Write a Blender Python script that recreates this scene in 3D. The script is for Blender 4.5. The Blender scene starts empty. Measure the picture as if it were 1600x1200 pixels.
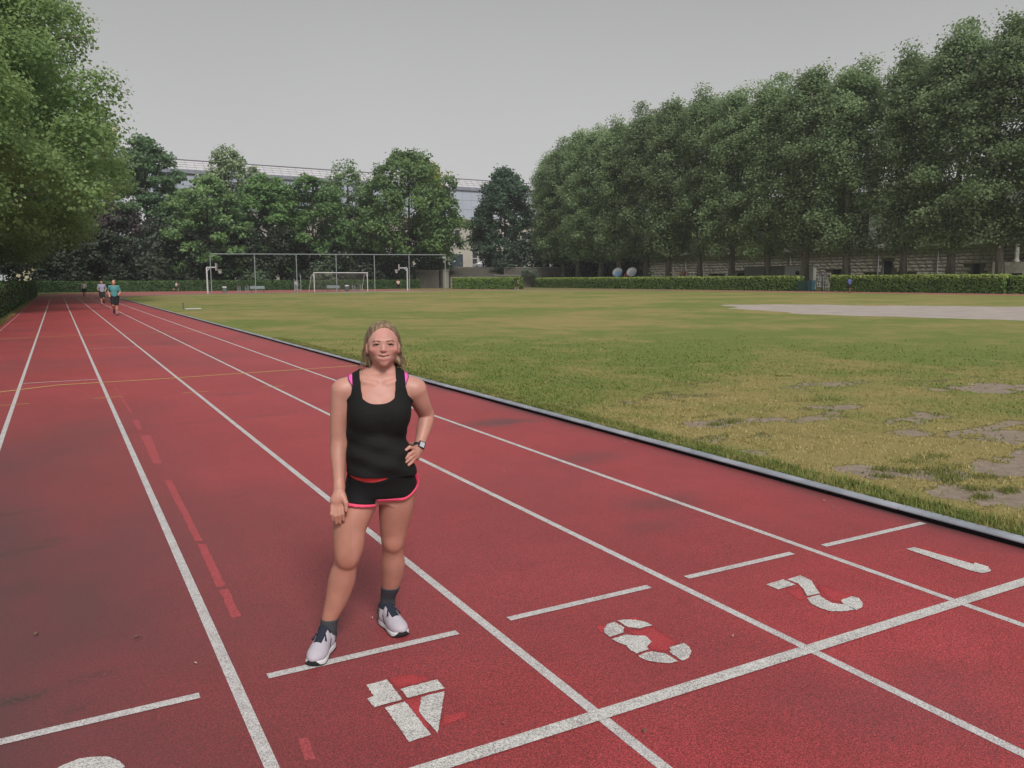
import bpy, bmesh, math, random
import numpy as np
from mathutils import Vector, Matrix

SC = bpy.context.scene
COL = SC.collection
R = math.radians

# ------------------------------------------------------------------ camera
cam_d = bpy.data.cameras.new('camera')
cam = bpy.data.objects.new('camera', cam_d)
COL.objects.link(cam)
CAM = Vector((-0.5674, -2.5514, 1.7489))
cr = Vector((0.87544, -0.48330, -0.00452)); cu = Vector((0.06537, 0.10915, 0.99187)); cw = Vector((0.47888, 0.86862, -0.12715))
cam.matrix_world = Matrix(((cr.x, cu.x, -cw.x, CAM.x), (cr.y, cu.y, -cw.y, CAM.y), (cr.z, cu.z, -cw.z, CAM.z), (0, 0, 0, 1)))
cam_d.sensor_width = 36.0
cam_d.lens = 28.79
cam_d.clip_start = 0.1
cam_d.clip_end = 6000
SC.camera = cam
SC.render.resolution_x, SC.render.resolution_y = 1024, 768

EXPO = 2.05                              # picture exposed for the ground, as in the photograph
# ------------------------------------------------------------------ sky: an even pale overcast deck with a little sky behind
W = bpy.data.worlds.new('World'); SC.world = W; W.use_nodes = True
nt = W.node_tree; nt.nodes.clear()
out = nt.nodes.new('ShaderNodeOutputWorld'); bg = nt.nodes.new('ShaderNodeBackground')
sky = nt.nodes.new('ShaderNodeTexSky'); sky.sky_type = 'NISHITA'; sky.sun_disc = False
SUN_EL, SUN_AZ = 43.0, 190.0           # azimuth: clockwise from +Y
sky.sun_elevation = R(SUN_EL); sky.sun_rotation = R(SUN_AZ); sky.air_density = 1.0; sky.dust_density = 4.0
hsv = nt.nodes.new('ShaderNodeHueSaturation'); hsv.inputs['Saturation'].default_value = 0.12
nt.links.new(sky.outputs[0], hsv.inputs['Color'])
tc = nt.nodes.new('ShaderNodeTexCoord'); sp = nt.nodes.new('ShaderNodeSeparateXYZ'); nt.links.new(tc.outputs['Generated'], sp.inputs[0])
rp = nt.nodes.new('ShaderNodeValToRGB'); nt.links.new(sp.outputs['Z'], rp.inputs[0])
rp.color_ramp.elements[0].position = 0.0; rp.color_ramp.elements[0].color = (.640, .636, .640, 1)
rp.color_ramp.elements[1].position = 1.0; rp.color_ramp.elements[1].color = (.46, .46, .46, 1)
e = rp.color_ramp.elements.new(0.19); e.color = (.500, .498, .501, 1)
e = rp.color_ramp.elements.new(0.10); e.color = (.570, .567, .570, 1)
e = rp.color_ramp.elements.new(0.31); e.color = (.405, .405, .406, 1)
nz = nt.nodes.new('ShaderNodeTexNoise'); nz.inputs['Scale'].default_value = 2.2; nz.inputs['Detail'].default_value = 4
nt.links.new(tc.outputs['Generated'], nz.inputs['Vector'])
mr = nt.nodes.new('ShaderNodeMapRange'); mr.inputs['To Min'].default_value = 9.2 / EXPO; mr.inputs['To Max'].default_value = 10.8 / EXPO
nt.links.new(nz.outputs['Fac'], mr.inputs['Value'])
sc_ = nt.nodes.new('ShaderNodeVectorMath'); sc_.operation = 'SCALE'
nt.links.new(rp.outputs[0], sc_.inputs[0]); nt.links.new(mr.outputs[0], sc_.inputs['Scale'])
mx = nt.nodes.new('ShaderNodeMix'); mx.data_type = 'RGBA'; mx.inputs['Factor'].default_value = 0.94
nt.links.new(hsv.outputs[0], mx.inputs['A']); nt.links.new(sc_.outputs[0], mx.inputs['B'])
nt.links.new(mx.outputs['Result'], bg.inputs['Color']); bg.inputs['Strength'].default_value = 0.1
nt.links.new(bg.outputs[0], out.inputs[0])

sun_d = bpy.data.lights.new('sun', 'SUN'); sun_d.energy = 1.5; sun_d.angle = R(18); sun_d.color = (1.0, .965, .92)
sun = bpy.data.objects.new('sun', sun_d); COL.objects.link(sun)
sdir = Vector((math.sin(R(SUN_AZ)) * math.cos(R(SUN_EL)), math.cos(R(SUN_AZ)) * math.cos(R(SUN_EL)), math.sin(R(SUN_EL))))
sun.rotation_euler = sdir.to_track_quat('Z', 'Y').to_euler(); sun.location = (0, 0, 60)
vs = SC.view_settings; vs.view_transform = 'Standard'; vs.look = 'None'; vs.exposure = math.log2(EXPO); vs.gamma = 1.0; vs.use_curve_mapping = False

# ------------------------------------------------------------------ helpers
def tag(o, label=None, cat=None, group=None, kind=None):
    if label: o['label'] = label
    if cat: o['category'] = cat
    if group: o['group'] = group
    if kind: o['kind'] = kind
    return o

def link(name, me, mat=None, parent=None, smooth=False):
    o = bpy.data.objects.new(name, me); COL.objects.link(o)
    if mat is not None:
        me.materials.clear(); me.materials.append(mat)
    if parent is not None: o.parent = parent
    if smooth: me.shade_smooth()
    return o

def empty(name, loc=(0, 0, 0), rz=0.0):
    o = bpy.data.objects.new(name, None); COL.objects.link(o)
    o.location = loc; o.rotation_euler = (0, 0, rz); o.empty_display_size = .3
    return o

def copy_tree(o, parent=None):
    c = o.copy(); COL.objects.link(c)
    if parent is not None: c.parent = parent
    for ch in list(o.children): copy_tree(ch, c)
    return c

def mesh_arrays(name, V, F):
    """V (n,3), F (m,3|4)"""
    V = np.asarray(V, np.float32); F = np.asarray(F, np.int32)
    me = bpy.data.meshes.new(name)
    me.vertices.add(len(V)); me.vertices.foreach_set('co', V.ravel())
    k = F.shape[1]
    me.loops.add(F.size); me.loops.foreach_set('vertex_index', F.ravel())
    me.polygons.add(len(F)); me.polygons.foreach_set('loop_start', np.arange(0, F.size, k, dtype=np.int32))
    me.update(calc_edges=True); me.validate()
    return me

def attr(me, name, data):
    data = np.asarray(data, np.float32)
    if data.ndim == 1:
        a = me.attributes.new(name, 'FLOAT', 'POINT'); a.data.foreach_set('value', data)
    else:
        a = me.attributes.new(name, 'FLOAT_COLOR', 'POINT')
        if data.shape[1] == 3: data = np.concatenate([data, np.ones((len(data), 1), np.float32)], 1)
        a.data.foreach_set('color', data.ravel())

class MB:
    """collects boxes, bars, tubes and prisms into one mesh"""
    def __init__(s): s.v = []; s.f = []
    def add(s, vs, fs):
        n = len(s.v); s.v += [tuple(v) for v in vs]; s.f += [tuple(i + n for i in f) for f in fs]
    def box(s, c, size, rz=0.0, rx=0.0, ry=0.0):
        m = Matrix.Translation(c) @ Matrix.Rotation(rz, 4, 'Z') @ Matrix.Rotation(ry, 4, 'Y') @ Matrix.Rotation(rx, 4, 'X')
        hx, hy, hz = size[0] / 2, size[1] / 2, size[2] / 2
        vs = [m @ Vector((x, y, z)) for x in (-hx, hx) for y in (-hy, hy) for z in (-hz, hz)]
        s.add(vs, [(0, 1, 3, 2), (4, 6, 7, 5), (0, 4, 5, 1), (2, 3, 7, 6), (0, 2, 6, 4), (1, 5, 7, 3)])
    def tube(s, pts, r, n=8, cap=True):
        pts = [Vector(p) for p in pts]
        rs = r if isinstance(r, (list, tuple)) else [r] * len(pts)
        rings = []
        ref = Vector((0.123, 0.377, 0.918)).normalized()
        for i, p in enumerate(pts):
            t = (pts[min(i + 1, len(pts) - 1)] - pts[max(i - 1, 0)]).normalized()
            a = t.cross(ref)
            if a.length < .15: a = t.cross(Vector((1, 0, 0)))
            a.normalize(); b = t.cross(a)
            rings.append([p + rs[i] * (math.cos(2 * math.pi * k / n) * a + math.sin(2 * math.pi * k / n) * b) for k in range(n)])
        vs = [v for rg in rings for v in rg]; fs = []
        for i in range(len(pts) - 1):
            for k in range(n):
                k2 = (k + 1) % n
                fs.append((i * n + k, i * n + k2, (i + 1) * n + k2, (i + 1) * n + k))
        if cap:
            fs.append(tuple(range(n - 1, -1, -1))); fs.append(tuple((len(pts) - 1) * n + k for k in range(n)))
        s.add(vs, fs)
    def prism(s, poly, z0, z1):
        n = len(poly)
        vs = [(x, y, z0) for x, y in poly] + [(x, y, z1) for x, y in poly]
        s.add(vs, [tuple(range(n - 1, -1, -1)), tuple(range(n, 2 * n))] + [(i, (i + 1) % n, n + (i + 1) % n, n + i) for i in range(n)])
    def sheet(s, poly, z):
        s.add([(x, y, z) for x, y in poly], [tuple(range(len(poly)))])
    def lathe(s, prof, c=(0, 0, 0), n=16):
        vs = []; fs = []
        for r_, z in prof:
            for k in range(n):
                a = 2 * math.pi * k / n; vs.append((c[0] + r_ * math.cos(a), c[1] + r_ * math.sin(a), c[2] + z))
        for i in range(len(prof) - 1):
            for k in range(n):
                k2 = (k + 1) % n; fs.append((i * n + k, i * n + k2, (i + 1) * n + k2, (i + 1) * n + k))
        fs.append(tuple(range(n - 1, -1, -1))); fs.append(tuple((len(prof) - 1) * n + k for k in range(n)))
        s.add(vs, fs)
    def mesh(s, name):
        me = bpy.data.meshes.new(name); me.from_pydata(s.v, [], s.f); me.update(); return me
    def build(s, name, mat, parent=None, smooth=False, bevel=0):
        o = link(name, s.mesh(name), mat, parent, smooth)
        if bevel:
            b = o.modifiers.new('bevel', 'BEVEL'); b.width = bevel; b.segments = 2; b.limit_method = 'ANGLE'
        return o

def ccw(poly):
    a = sum(poly[i][0] * poly[(i + 1) % len(poly)][1] - poly[(i + 1) % len(poly)][0] * poly[i][1] for i in range(len(poly)))
    return poly if a > 0 else poly[::-1]

def ribbon_polys(pts, w):
    """left/right border of a polyline of width w"""
    L, Rr = [], []
    P = [Vector((x, y)) for x, y in pts]
    for i, p in enumerate(P):
        t = (P[min(i + 1, len(P) - 1)] - P[max(i - 1, 0)]).normalized(); n = Vector((-t.y, t.x))
        L.append(p + n * w / 2); Rr.append(p - n * w / 2)
    return L, Rr

def ribbon(mb, pts, w, z):
    L, Rr = ribbon_polys(pts, w)
    n = len(pts)
    mb.add([(p.x, p.y, z) for p in L] + [(p.x, p.y, z) for p in Rr], [(i, n + i, n + i + 1, i + 1) for i in range(n - 1)])

def smooth_path(P, n=8, closed=False):
    """Catmull-Rom through points"""
    P = [Vector(p) for p in P]; outp = []
    m = len(P)
    for i in range(m if closed else m - 1):
        a = P[(i - 1) % m] if closed or i > 0 else P[i] * 2 - P[i + 1]
        b, c = P[i], P[(i + 1) % m]
        d = P[(i + 2) % m] if closed or i < m - 2 else c * 2 - b
        for k in range(n):
            t = k / n
            outp.append(.5 * ((2 * b) + (c - a) * t + (2 * a - 5 * b + 4 * c - d) * t * t + (3 * b - a - 3 * c + d) * t ** 3))
    if not closed: outp.append(P[-1])
    return outp

# ---- numpy value noise
def _hash(ix, iy, seed):
    h = (ix * 374761393 + iy * 668265263 + seed * 1274126177) & 0xFFFFFFFF
    h = ((h ^ (h >> 13)) * 1103515245) & 0xFFFFFFFF
    h = (h ^ (h >> 16)) & 0xFFFFFF
    return h / float(0xFFFFFF)
def vnoise(x, y, seed=0):
    x = np.asarray(x, float); y = np.asarray(y, float)
    ix = np.floor(x).astype(np.int64); iy = np.floor(y).astype(np.int64)
    fx = x - ix; fy = y - iy; fx = fx * fx * (3 - 2 * fx); fy = fy * fy * (3 - 2 * fy)
    a = _hash(ix, iy, seed); b = _hash(ix + 1, iy, seed); c = _hash(ix, iy + 1, seed); d = _hash(ix + 1, iy + 1, seed)
    return (a * (1 - fx) + b * fx) * (1 - fy) + (c * (1 - fx) + d * fx) * fy
def fbm(x, y, seed=0, o=4):
    s = 0; a = .5; t = 0
    for i in range(o):
        s = s + a * vnoise(x * 2 ** i, y * 2 ** i, seed + 17 * i); t += a; a *= .5
    return s / t
def sstep(a, b, x):
    t = np.clip((x - a) / (b - a), 0, 1); return t * t * (3 - 2 * t)

# ---- materials
def M(name, col, rough=.6, spec=.4, var=0.0, vscale=6.0, col2=None, c2scale=2.0, bump=0.0, bscale=40.0, metallic=0.0, detail=4, coords='Object', stretch=None, sss=0.0, thr=(.4, .6)):
    m = bpy.data.materials.new(name); m.use_nodes = True; t = m.node_tree; b = t.nodes['Principled BSDF']
    b.inputs['Roughness'].default_value = rough; b.inputs['Metallic'].default_value = metallic
    b.inputs['Specular IOR Level'].default_value = spec
    c = t.nodes.new('ShaderNodeTexCoord'); src = c.outputs[coords]
    if stretch:
        mp = t.nodes.new('ShaderNodeMapping'); mp.inputs['Scale'].default_value = stretch; t.links.new(src, mp.inputs['Vector']); src = mp.outputs[0]
    def noise(s, d=detail):
        n = t.nodes.new('ShaderNodeTexNoise'); n.inputs['Scale'].default_value = s; n.inputs['Detail'].default_value = d; n.inputs['Roughness'].default_value = .6
        t.links.new(src, n.inputs['Vector']); return n.outputs['Fac']
    cur = None
    rgb = t.nodes.new('ShaderNodeRGB'); rgb.outputs[0].default_value = (*col, 1); cur = rgb.outputs[0]
    if col2 is not None:
        mr = t.nodes.new('ShaderNodeMapRange'); mr.inputs['From Min'].default_value = thr[0]; mr.inputs['From Max'].default_value = thr[1]
        t.links.new(noise(c2scale), mr.inputs['Value'])
        x = t.nodes.new('ShaderNodeMix'); x.data_type = 'RGBA'; t.links.new(mr.outputs[0], x.inputs['Factor']); t.links.new(cur, x.inputs['A']); x.inputs['B'].default_value = (*col2, 1); cur = x.outputs['Result']
    if var:
        mr = t.nodes.new('ShaderNodeMapRange'); mr.inputs['From Min'].default_value = .25; mr.inputs['From Max'].default_value = .75
        mr.inputs['To Min'].default_value = 1 - var; mr.inputs['To Max'].default_value = 1 + var; t.links.new(noise(vscale), mr.inputs['Value'])
        x = t.nodes.new('ShaderNodeVectorMath'); x.operation = 'SCALE'; t.links.new(cur, x.inputs[0]); t.links.new(mr.outputs[0], x.inputs['Scale']); cur = x.outputs[0]
    t.links.new(cur, b.inputs['Base Color'])
    if bump:
        bp = t.nodes.new('ShaderNodeBump'); bp.inputs['Strength'].default_value = 1.0; bp.inputs['Distance'].default_value = bump
        t.links.new(noise(bscale), bp.inputs['Height']); t.links.new(bp.outputs[0], b.inputs['Normal'])
    if sss:
        b.inputs['Subsurface Weight'].default_value = sss; b.inputs['Subsurface Radius'].default_value = (.012, .005, .003); b.inputs['Subsurface Scale'].default_value = 1.0
    return m

def foliage_mat(name, c_dark, c_light, tip=None, trans=.28, rough=.55):
    """leaf colour runs with the leaf's own 'v' value"""
    m = bpy.data.materials.new(name); m.use_nodes = True; t = m.node_tree; t.nodes.clear()
    o = t.nodes.new('ShaderNodeOutputMaterial'); b = t.nodes.new('ShaderNodeBsdfPrincipled'); tr = t.nodes.new('ShaderNodeBsdfTranslucent'); mix = t.nodes.new('ShaderNodeMixShader')
    a = t.nodes.new('ShaderNodeAttribute'); a.attribute_name = 'v'
    r_ = t.nodes.new('ShaderNodeValToRGB'); t.links.new(a.outputs['Fac'], r_.inputs[0])
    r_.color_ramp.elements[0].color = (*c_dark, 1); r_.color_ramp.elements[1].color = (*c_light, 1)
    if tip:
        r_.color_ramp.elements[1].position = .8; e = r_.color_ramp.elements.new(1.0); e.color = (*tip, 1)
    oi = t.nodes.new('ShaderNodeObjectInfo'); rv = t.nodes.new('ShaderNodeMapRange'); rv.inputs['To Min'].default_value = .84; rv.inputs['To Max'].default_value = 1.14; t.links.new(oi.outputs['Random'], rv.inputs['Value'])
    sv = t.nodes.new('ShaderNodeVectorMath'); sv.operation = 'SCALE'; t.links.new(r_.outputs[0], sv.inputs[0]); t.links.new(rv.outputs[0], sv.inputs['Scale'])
    t.links.new(sv.outputs[0], b.inputs['Base Color']); b.inputs['Roughness'].default_value = rough; b.inputs['Specular IOR Level'].default_value = .35
    hs = t.nodes.new('ShaderNodeHueSaturation'); hs.inputs['Value'].default_value = 1.3; hs.inputs['Hue'].default_value = .49; t.links.new(sv.outputs[0], hs.inputs['Color']); t.links.new(hs.outputs[0], tr.inputs['Color'])
    mix.inputs[0].default_value = trans; t.links.new(b.outputs[0], mix.inputs[1]); t.links.new(tr.outputs[0], mix.inputs[2]); t.links.new(mix.outputs[0], o.inputs[0])
    return m

# ------------------------------------------------------------------ ground plan
KX = 4.80                                   # track side of the kerb on the near straight
INNER = [(KX, -60), (KX, -30), (KX, 0), (KX, 30), (KX, 60), (KX, 78), (KX, 86), (5.3, 92.5), (7.4, 99.0), (11.2, 104.3), (17, 107.6), (25, 109.6), (33, 111.2), (42, 113.3), (51, 114.2), (59.5, 112), (66.2, 106.5), (71.8, 98), (75.2, 88), (76.9, 76), (77.4, 60), (77.4, 30), (77.4, 0), (77.4, -60)]
inner = [(v.x, v.y) for v in smooth_path([(x, y, 0) for x, y in INNER], 6)]
iA = np.array(inner)

def path_offset(pts, d):
    """offset to the left of travel (outwards here)"""
    o = []
    P = [Vector(p) for p in pts]
    for i, p in enumerate(P):
        t = (P[min(i + 1, len(P) - 1)] - P[max(i - 1, 0)]).normalized(); o.append((p.x - t.y * d, p.y + t.x * d))
    return o

# ground sheet to the horizon
def ground_material():
    m = M('verge grass', (.125, .15, .045), rough=.9, spec=.15, var=.35, vscale=1.3, col2=(.22, .19, .08), c2scale=.35, bump=.02, bscale=60)
    return m
g = MB(); g.sheet([(-3000, -3000), (3000, -3000), (3000, 3000), (-3000, 3000)], -0.02)
ground = tag(g.build('ground', ground_material()), kind='structure')

# ---- track
def track_material():
    m = bpy.data.materials.new('red rubber track'); m.use_nodes = True; t = m.node_tree; b = t.nodes['Principled BSDF']
    c = t.nodes.new('ShaderNodeTexCoord'); src = c.outputs['Object']
    def noise(s, d=3, ro=.6):
        n = t.nodes.new('ShaderNodeTexNoise'); n.inputs['Scale'].default_value = s; n.inputs['Detail'].default_value = d; n.inputs['Roughness'].default_value = ro; t.links.new(src, n.inputs['Vector']); return n.outputs['Fac']
    def rng(v, a, b_, c_, d_):
        r_ = t.nodes.new('ShaderNodeMapRange'); r_.inputs['From Min'].default_value = a; r_.inputs['From Max'].default_value = b_; r_.inputs['To Min'].default_value = c_; r_.inputs['To Max'].default_value = d_; t.links.new(v, r_.inputs['Value']); return r_.outputs[0]
    def mix(f, A, B):
        x = t.nodes.new('ShaderNodeMix'); x.data_type = 'RGBA'
        if isinstance(f, float): x.inputs['Factor'].default_value = f
        else: t.links.new(f, x.inputs['Factor'])
        for s_, v in (('A', A), ('B', B)):
            if isinstance(v, tuple): x.inputs[s_].default_value = (*v, 1)
            else: t.links.new(v, x.inputs[s_])
        return x.outputs['Result']
    def at(n):
        a = t.nodes.new('ShaderNodeAttribute'); a.attribute_name = n; return a.outputs['Fac']
    base = mix(rng(noise(.55, 4), .35, .65, 0, 1), TR1, TR2)
    base = mix(rng(noise(3.1, 4), .42, .75, 0, .45), base, TR3)
    # rubber granules, light and dark
    vor = t.nodes.new('ShaderNodeTexVoronoi'); vor.inputs['Scale'].default_value = 260; t.links.new(src, vor.inputs['Vector'])
    sepc = t.nodes.new('ShaderNodeSeparateColor'); t.links.new(vor.outputs['Color'], sepc.inputs[0])
    gr = rng(sepc.outputs[0], 0, 1, .48, 1.50)
    n2 = rng(noise(95, 2, .5), .3, .7, .72, 1.28)
    mul = t.nodes.new('ShaderNodeMath'); mul.operation = 'MULTIPLY'; t.links.new(gr, mul.inputs[0]); t.links.new(n2, mul.inputs[1])
    sc = t.nodes.new('ShaderNodeVectorMath'); sc.operation = 'SCALE'; t.links.new(base, sc.inputs[0]); t.links.new(mul.outputs[0], sc.inputs['Scale'])
    cur = sc.outputs[0]
    # dark open pores
    pore = rng(noise(175, 2, .5), .565, .66, 0, .9); cur = mix(pore, cur, (.030, .012, .012))
    cur = mix(at('grey'), cur, (.098, .040, .043))
    stf = t.nodes.new('ShaderNodeMath'); stf.operation = 'MULTIPLY'; t.links.new(at('stain'), stf.inputs[0]); t.links.new(rng(noise(38, 4, .7), .40, .58, 0, 1), stf.inputs[1])
    cur = mix(stf.outputs[0], cur, (.052, .036, .030))
    t.links.new(cur, b.inputs['Base Color'])
    b.inputs['Roughness'].default_value = .52; b.inputs['Specular IOR Level'].default_value = .30; b.inputs['Sheen Weight'].default_value = .05; b.inputs['Sheen Roughness'].default_value = .45; b.inputs['Sheen Tint'].default_value = (1, .72, .74, 1)
    bp = t.nodes.new('ShaderNodeBump'); bp.inputs['Distance'].default_value = .0025; bp.inputs['Strength'].default_value = .8
    t.links.new(vor.outputs['Distance'], bp.inputs['Height']); t.links.new(bp.outputs[0], b.inputs['Normal'])
    return m
TR1, TR2, TR3 = (.335, .036, .040), (.395, .047, .054), (.265, .028, .030)
XL = -2.62
xs = np.linspace(XL, KX + .10, 130)
ys = np.concatenate([np.arange(-10, -1, .5), np.arange(-1, 12, .07), np.arange(12, 30, .3), np.arange(30, 86.1, 2)])
GX, GY = np.meshgrid(xs, ys)
nx_, ny_ = len(xs), len(ys)
V = np.stack([GX.ravel(), GY.ravel(), np.zeros(GX.size)], 1)
ii = np.arange(ny_ - 1)[:, None] * nx_ + np.arange(nx_ - 1)[None, :]
F = np.stack([ii, ii + 1, ii + nx_ + 1, ii + nx_], -1).reshape(-1, 4)
me = mesh_arrays('track', V, F)
def blob(x, y, cx, cy, rx, ry, a=0):
    ca, sa = math.cos(a), math.sin(a); dx, dy = x - cx, y - cy
    return np.sqrt(((dx * ca + dy * sa) / rx) ** 2 + ((-dx * sa + dy * ca) / ry) ** 2)
x_, y_ = V[:, 0], V[:, 1]
wob = (fbm(x_ * 4, y_ * 4, 3) - .5)
stain = np.zeros(len(V)); grey = np.zeros(len(V))
STAINS = [(-1.02, 4.55, .42, .10, .18, .9), (-.93, 3.52, .38, .05, .25, .9), (-.68, 3.72, .14, .06, .2, 1.0), (-.85, 2.75, .15, .18, .3, .6), (-.80, 1.32, .13, .055, .12, 1.25), (-.55, 1.36, .22, .05, .1, .8), (-.60, 1.10, .12, .07, .1, .7), (1.35, 8.2, 1.0, .10, .1, .4), (1.3, 10.5, .7, .1, .0, .35), (.1, 7.0, .3, .1, .0, .4), (-1.9, 9.5, .4, .3, 0, .3)]
for cx, cy, rx, ry, a, s in STAINS:
    d = blob(x_, y_, cx, cy, rx, ry, a) + wob * 1.6
    stain = np.maximum(stain, s * (1 - sstep(.35, 1.2, d)))
for cx, cy, rx, ry, a, s in [(4.05, 6.2, .62, .32, 0, .75), (3.9, 4.0, .55, .30, 0, .45), (4.0, 11.5, .8, .4, 0, .35), (3.5, 2.4, .5, .25, 0, .4), (3.0, 1.9, .35, .2, 0, .3), (1.7, 10.6, .35, .2, 0, .3), (2.4, -.6, .7, .5, 0, .3), (4.3, 18, 1.0, .6, 0, .3), (2.3, 22, .8, .6, 0, .3), (-1.7, 6.5, .8, 1.0, 0, .25)]:
    d = blob(x_, y_, cx, cy, rx, ry, a) + wob * .8
    grey = np.maximum(grey, s * (1 - sstep(.1, 1.25, d)))
# grime along the kerb; on the left lanes, grime mixed with painted corner shading
edge = np.exp(-np.clip(KX - x_, 0, None) / .11) * (.35 + 1.0 * fbm(x_ * 6, y_ * 3, 9))
grey = np.clip(np.maximum(grey, np.clip(edge, 0, .95)) + .22 * sstep(.5, .75, fbm(x_ * .5, y_ * .35, 21)) + .85 * sstep(1.9, -1.4, x_) * sstep(14, 1, y_) * (.45 + fbm(x_ * .9, y_ * .5, 31)) + .18 * sstep(.9, -2.6, x_), 0, 1)
attr(me, 'stain', stain); attr(me, 'grey', grey)
TRACK_MAT = track_material()
track = tag(link('track', me, TRACK_MAT), kind='structure')
# the bend and the hard court beyond it
outer_end = [(XL, 86.1), (XL, 104), (-2.4, 118), (.5, 131), (6, 138.5), (14, 141.2), (24, 142.4), (36, 144), (44, 143), (51, 137), (60, 126), (68, 117.5), (75, 110.5), (80, 100), (83, 88), (84.4, 74), (84.7, 60), (84.7, 0), (84.7, -60), (77.2, -60)]
oe = [(v.x, v.y) for v in smooth_path([(x, y, 0) for x, y in outer_end[:-1]], 4)]
inn = [p for p in path_offset(inner, -.10) if p[1] > 86.2 or p[0] > 10]
bend_poly = oe + [(77.3, -60)] + inn[::-1] + [(KX + .10, 86.1)]
b = MB(); b.sheet(ccw(bend_poly), 0.0)
bend = b.build('track_bend', M('faded red court', (.30, .105, .088), rough=.8, spec=.3, var=.15, vscale=.6)); bend.parent = track

# ---- painted markings (children of the track)
def paint_mat(name, col, wear=.5, dark=(.25, .13, .13)):
    m = M(name, col, rough=.7, spec=.3, var=.14, vscale=22, bump=.0012, bscale=240)
    t = m.node_tree; b = t.nodes['Principled BSDF']
    lk = b.inputs['Base Color'].links[0].from_socket
    c = t.nodes.new('ShaderNodeTexCoord')
    n = t.nodes.new('ShaderNodeTexNoise'); n.inputs['Scale'].default_value = 150; n.inputs['Detail'].default_value = 3; n.inputs['Roughness'].default_value = .65; t.links.new(c.outputs['Object'], n.inputs['Vector'])
    n3 = t.nodes.new('ShaderNodeTexNoise'); n3.inputs['Scale'].default_value = 5; n3.inputs['Detail'].default_value = 5; t.links.new(c.outputs['Object'], n3.inputs['Vector'])
    ad = t.nodes.new('ShaderNodeMath'); ad.operation = 'MULTIPLY_ADD'; ad.inputs[1].default_value = .35; t.links.new(n3.outputs['Fac'], ad.inputs[0]); t.links.new(n.outputs['Fac'], ad.inputs[2])
    r_ = t.nodes.new('ShaderNodeMapRange'); r_.inputs['From Min'].default_value = .82 - .12 * wear; r_.inputs['From Max'].default_value = .92 - .12 * wear; r_.inputs['To Max'].default_value = .72; t.links.new(ad.outputs[0], r_.inputs['Value'])
    vo = t.nodes.new('ShaderNodeTexVoronoi'); vo.inputs['Scale'].default_value = 240; t.links.new(c.outputs['Object'], vo.inputs['Vector'])
    se = t.nodes.new('ShaderNodeSeparateColor'); t.links.new(vo.outputs['Color'], se.inputs[0])
    vr = t.nodes.new('ShaderNodeMapRange'); vr.inputs['From Min'].default_value = 0; vr.inputs['From Max'].default_value = .55; vr.inputs['To Min'].default_value = .50; vr.inputs['To Max'].default_value = 1.08; t.links.new(se.outputs[0], vr.inputs['Value'])
    sv = t.nodes.new('ShaderNodeVectorMath'); sv.operation = 'SCALE'; t.links.new(lk, sv.inputs[0]); t.links.new(vr.outputs[0], sv.inputs['Scale']); lk = sv.outputs[0]
    x = t.nodes.new('ShaderNodeMix'); x.data_type = 'RGBA'; t.links.new(r_.outputs[0], x.inputs['Factor']); t.links.new(lk, x.inputs['A']); x.inputs['B'].default_value = (*dark, 1); t.links.new(x.outputs['Result'], b.inputs['Base Color'])
    return m
WHITE = paint_mat('worn white paint', (.52, .505, .50), .9, (.20, .13, .13))
WHITE2 = paint_mat('fresh white paint', (.56, .55, .53), 1.1, (.17, .13, .13))
FAINT = paint_mat('faint white paint', (.40, .24, .24), 1.2, (.33, .07, .075))
YEL = paint_mat('yellow paint', (.66, .46, .16), .5, (.33, .07, .075))
REDP = paint_mat('bright red overpaint', (.55, .060, .075), 1.25, (.30, .045, .05))
REDF = paint_mat('faded red overpaint', (.365, .070, .078), 1.1, (.33, .045, .050))
def spray_mat(name, col):
    m = M(name, col, rough=.7, spec=.3, var=.15, vscale=30, bump=.001, bscale=240); t = m.node_tree; b = t.nodes['Principled BSDF']; o = t.nodes['Material Output']
    a = t.nodes.new('ShaderNodeAttribute'); a.attribute_name = 'v'; c = t.nodes.new('ShaderNodeTexCoord')
    n = t.nodes.new('ShaderNodeTexNoise'); n.inputs['Scale'].default_value = 130; n.inputs['Detail'].default_value = 3; t.links.new(c.outputs['Object'], n.inputs['Vector'])
    ad = t.nodes.new('ShaderNodeMath'); ad.operation = 'ADD'; t.links.new(a.outputs['Fac'], ad.inputs[0]); t.links.new(n.outputs['Fac'], ad.inputs[1])
    r_ = t.nodes.new('ShaderNodeMapRange'); r_.inputs['From Min'].default_value = .58; r_.inputs['From Max'].default_value = 1.12; t.links.new(ad.outputs[0], r_.inputs['Value'])
    tr = t.nodes.new('ShaderNodeBsdfTransparent'); x = t.nodes.new('ShaderNodeMixShader'); t.links.new(r_.outputs[0], x.inputs[0]); t.links.new(tr.outputs[0], x.inputs[1]); t.links.new(b.outputs[0], x.inputs[2]); t.links.new(x.outputs[0], o.inputs['Surface'])
    return m
REDP = spray_mat('bright red overpaint spray', (.40, .050, .058))
lane_x = [(-2.44, .045, FAINT), (-1.22, .05, WHITE), (0.0, .05, WHITE), (1.235, .05, WHITE), (2.445, .05, WHITE), (3.60, .05, WHITE)]
for X, wd, mt in lane_x:
    mb = MB(); d = KX - X
    y1 = 88 + d * 1.9
    pts = [(X, -9.5)] + [(X, y) for y in np.linspace(-8, y1, 20)]
    pts += [(X + (24 - X) * (1 - math.cos(a)), y1 + (109.5 + d * .9 - y1) * math.sin(a)) for a in np.linspace(.1, math.pi / 2 - .25, 10)]
    tail = [p for p in path_offset(inner, d) if p[0] > 27 and p[1] > -20]
    pts += tail
    ribbon(mb, pts, wd, .0016)
    mb.build('lane_line', mt, track)
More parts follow.
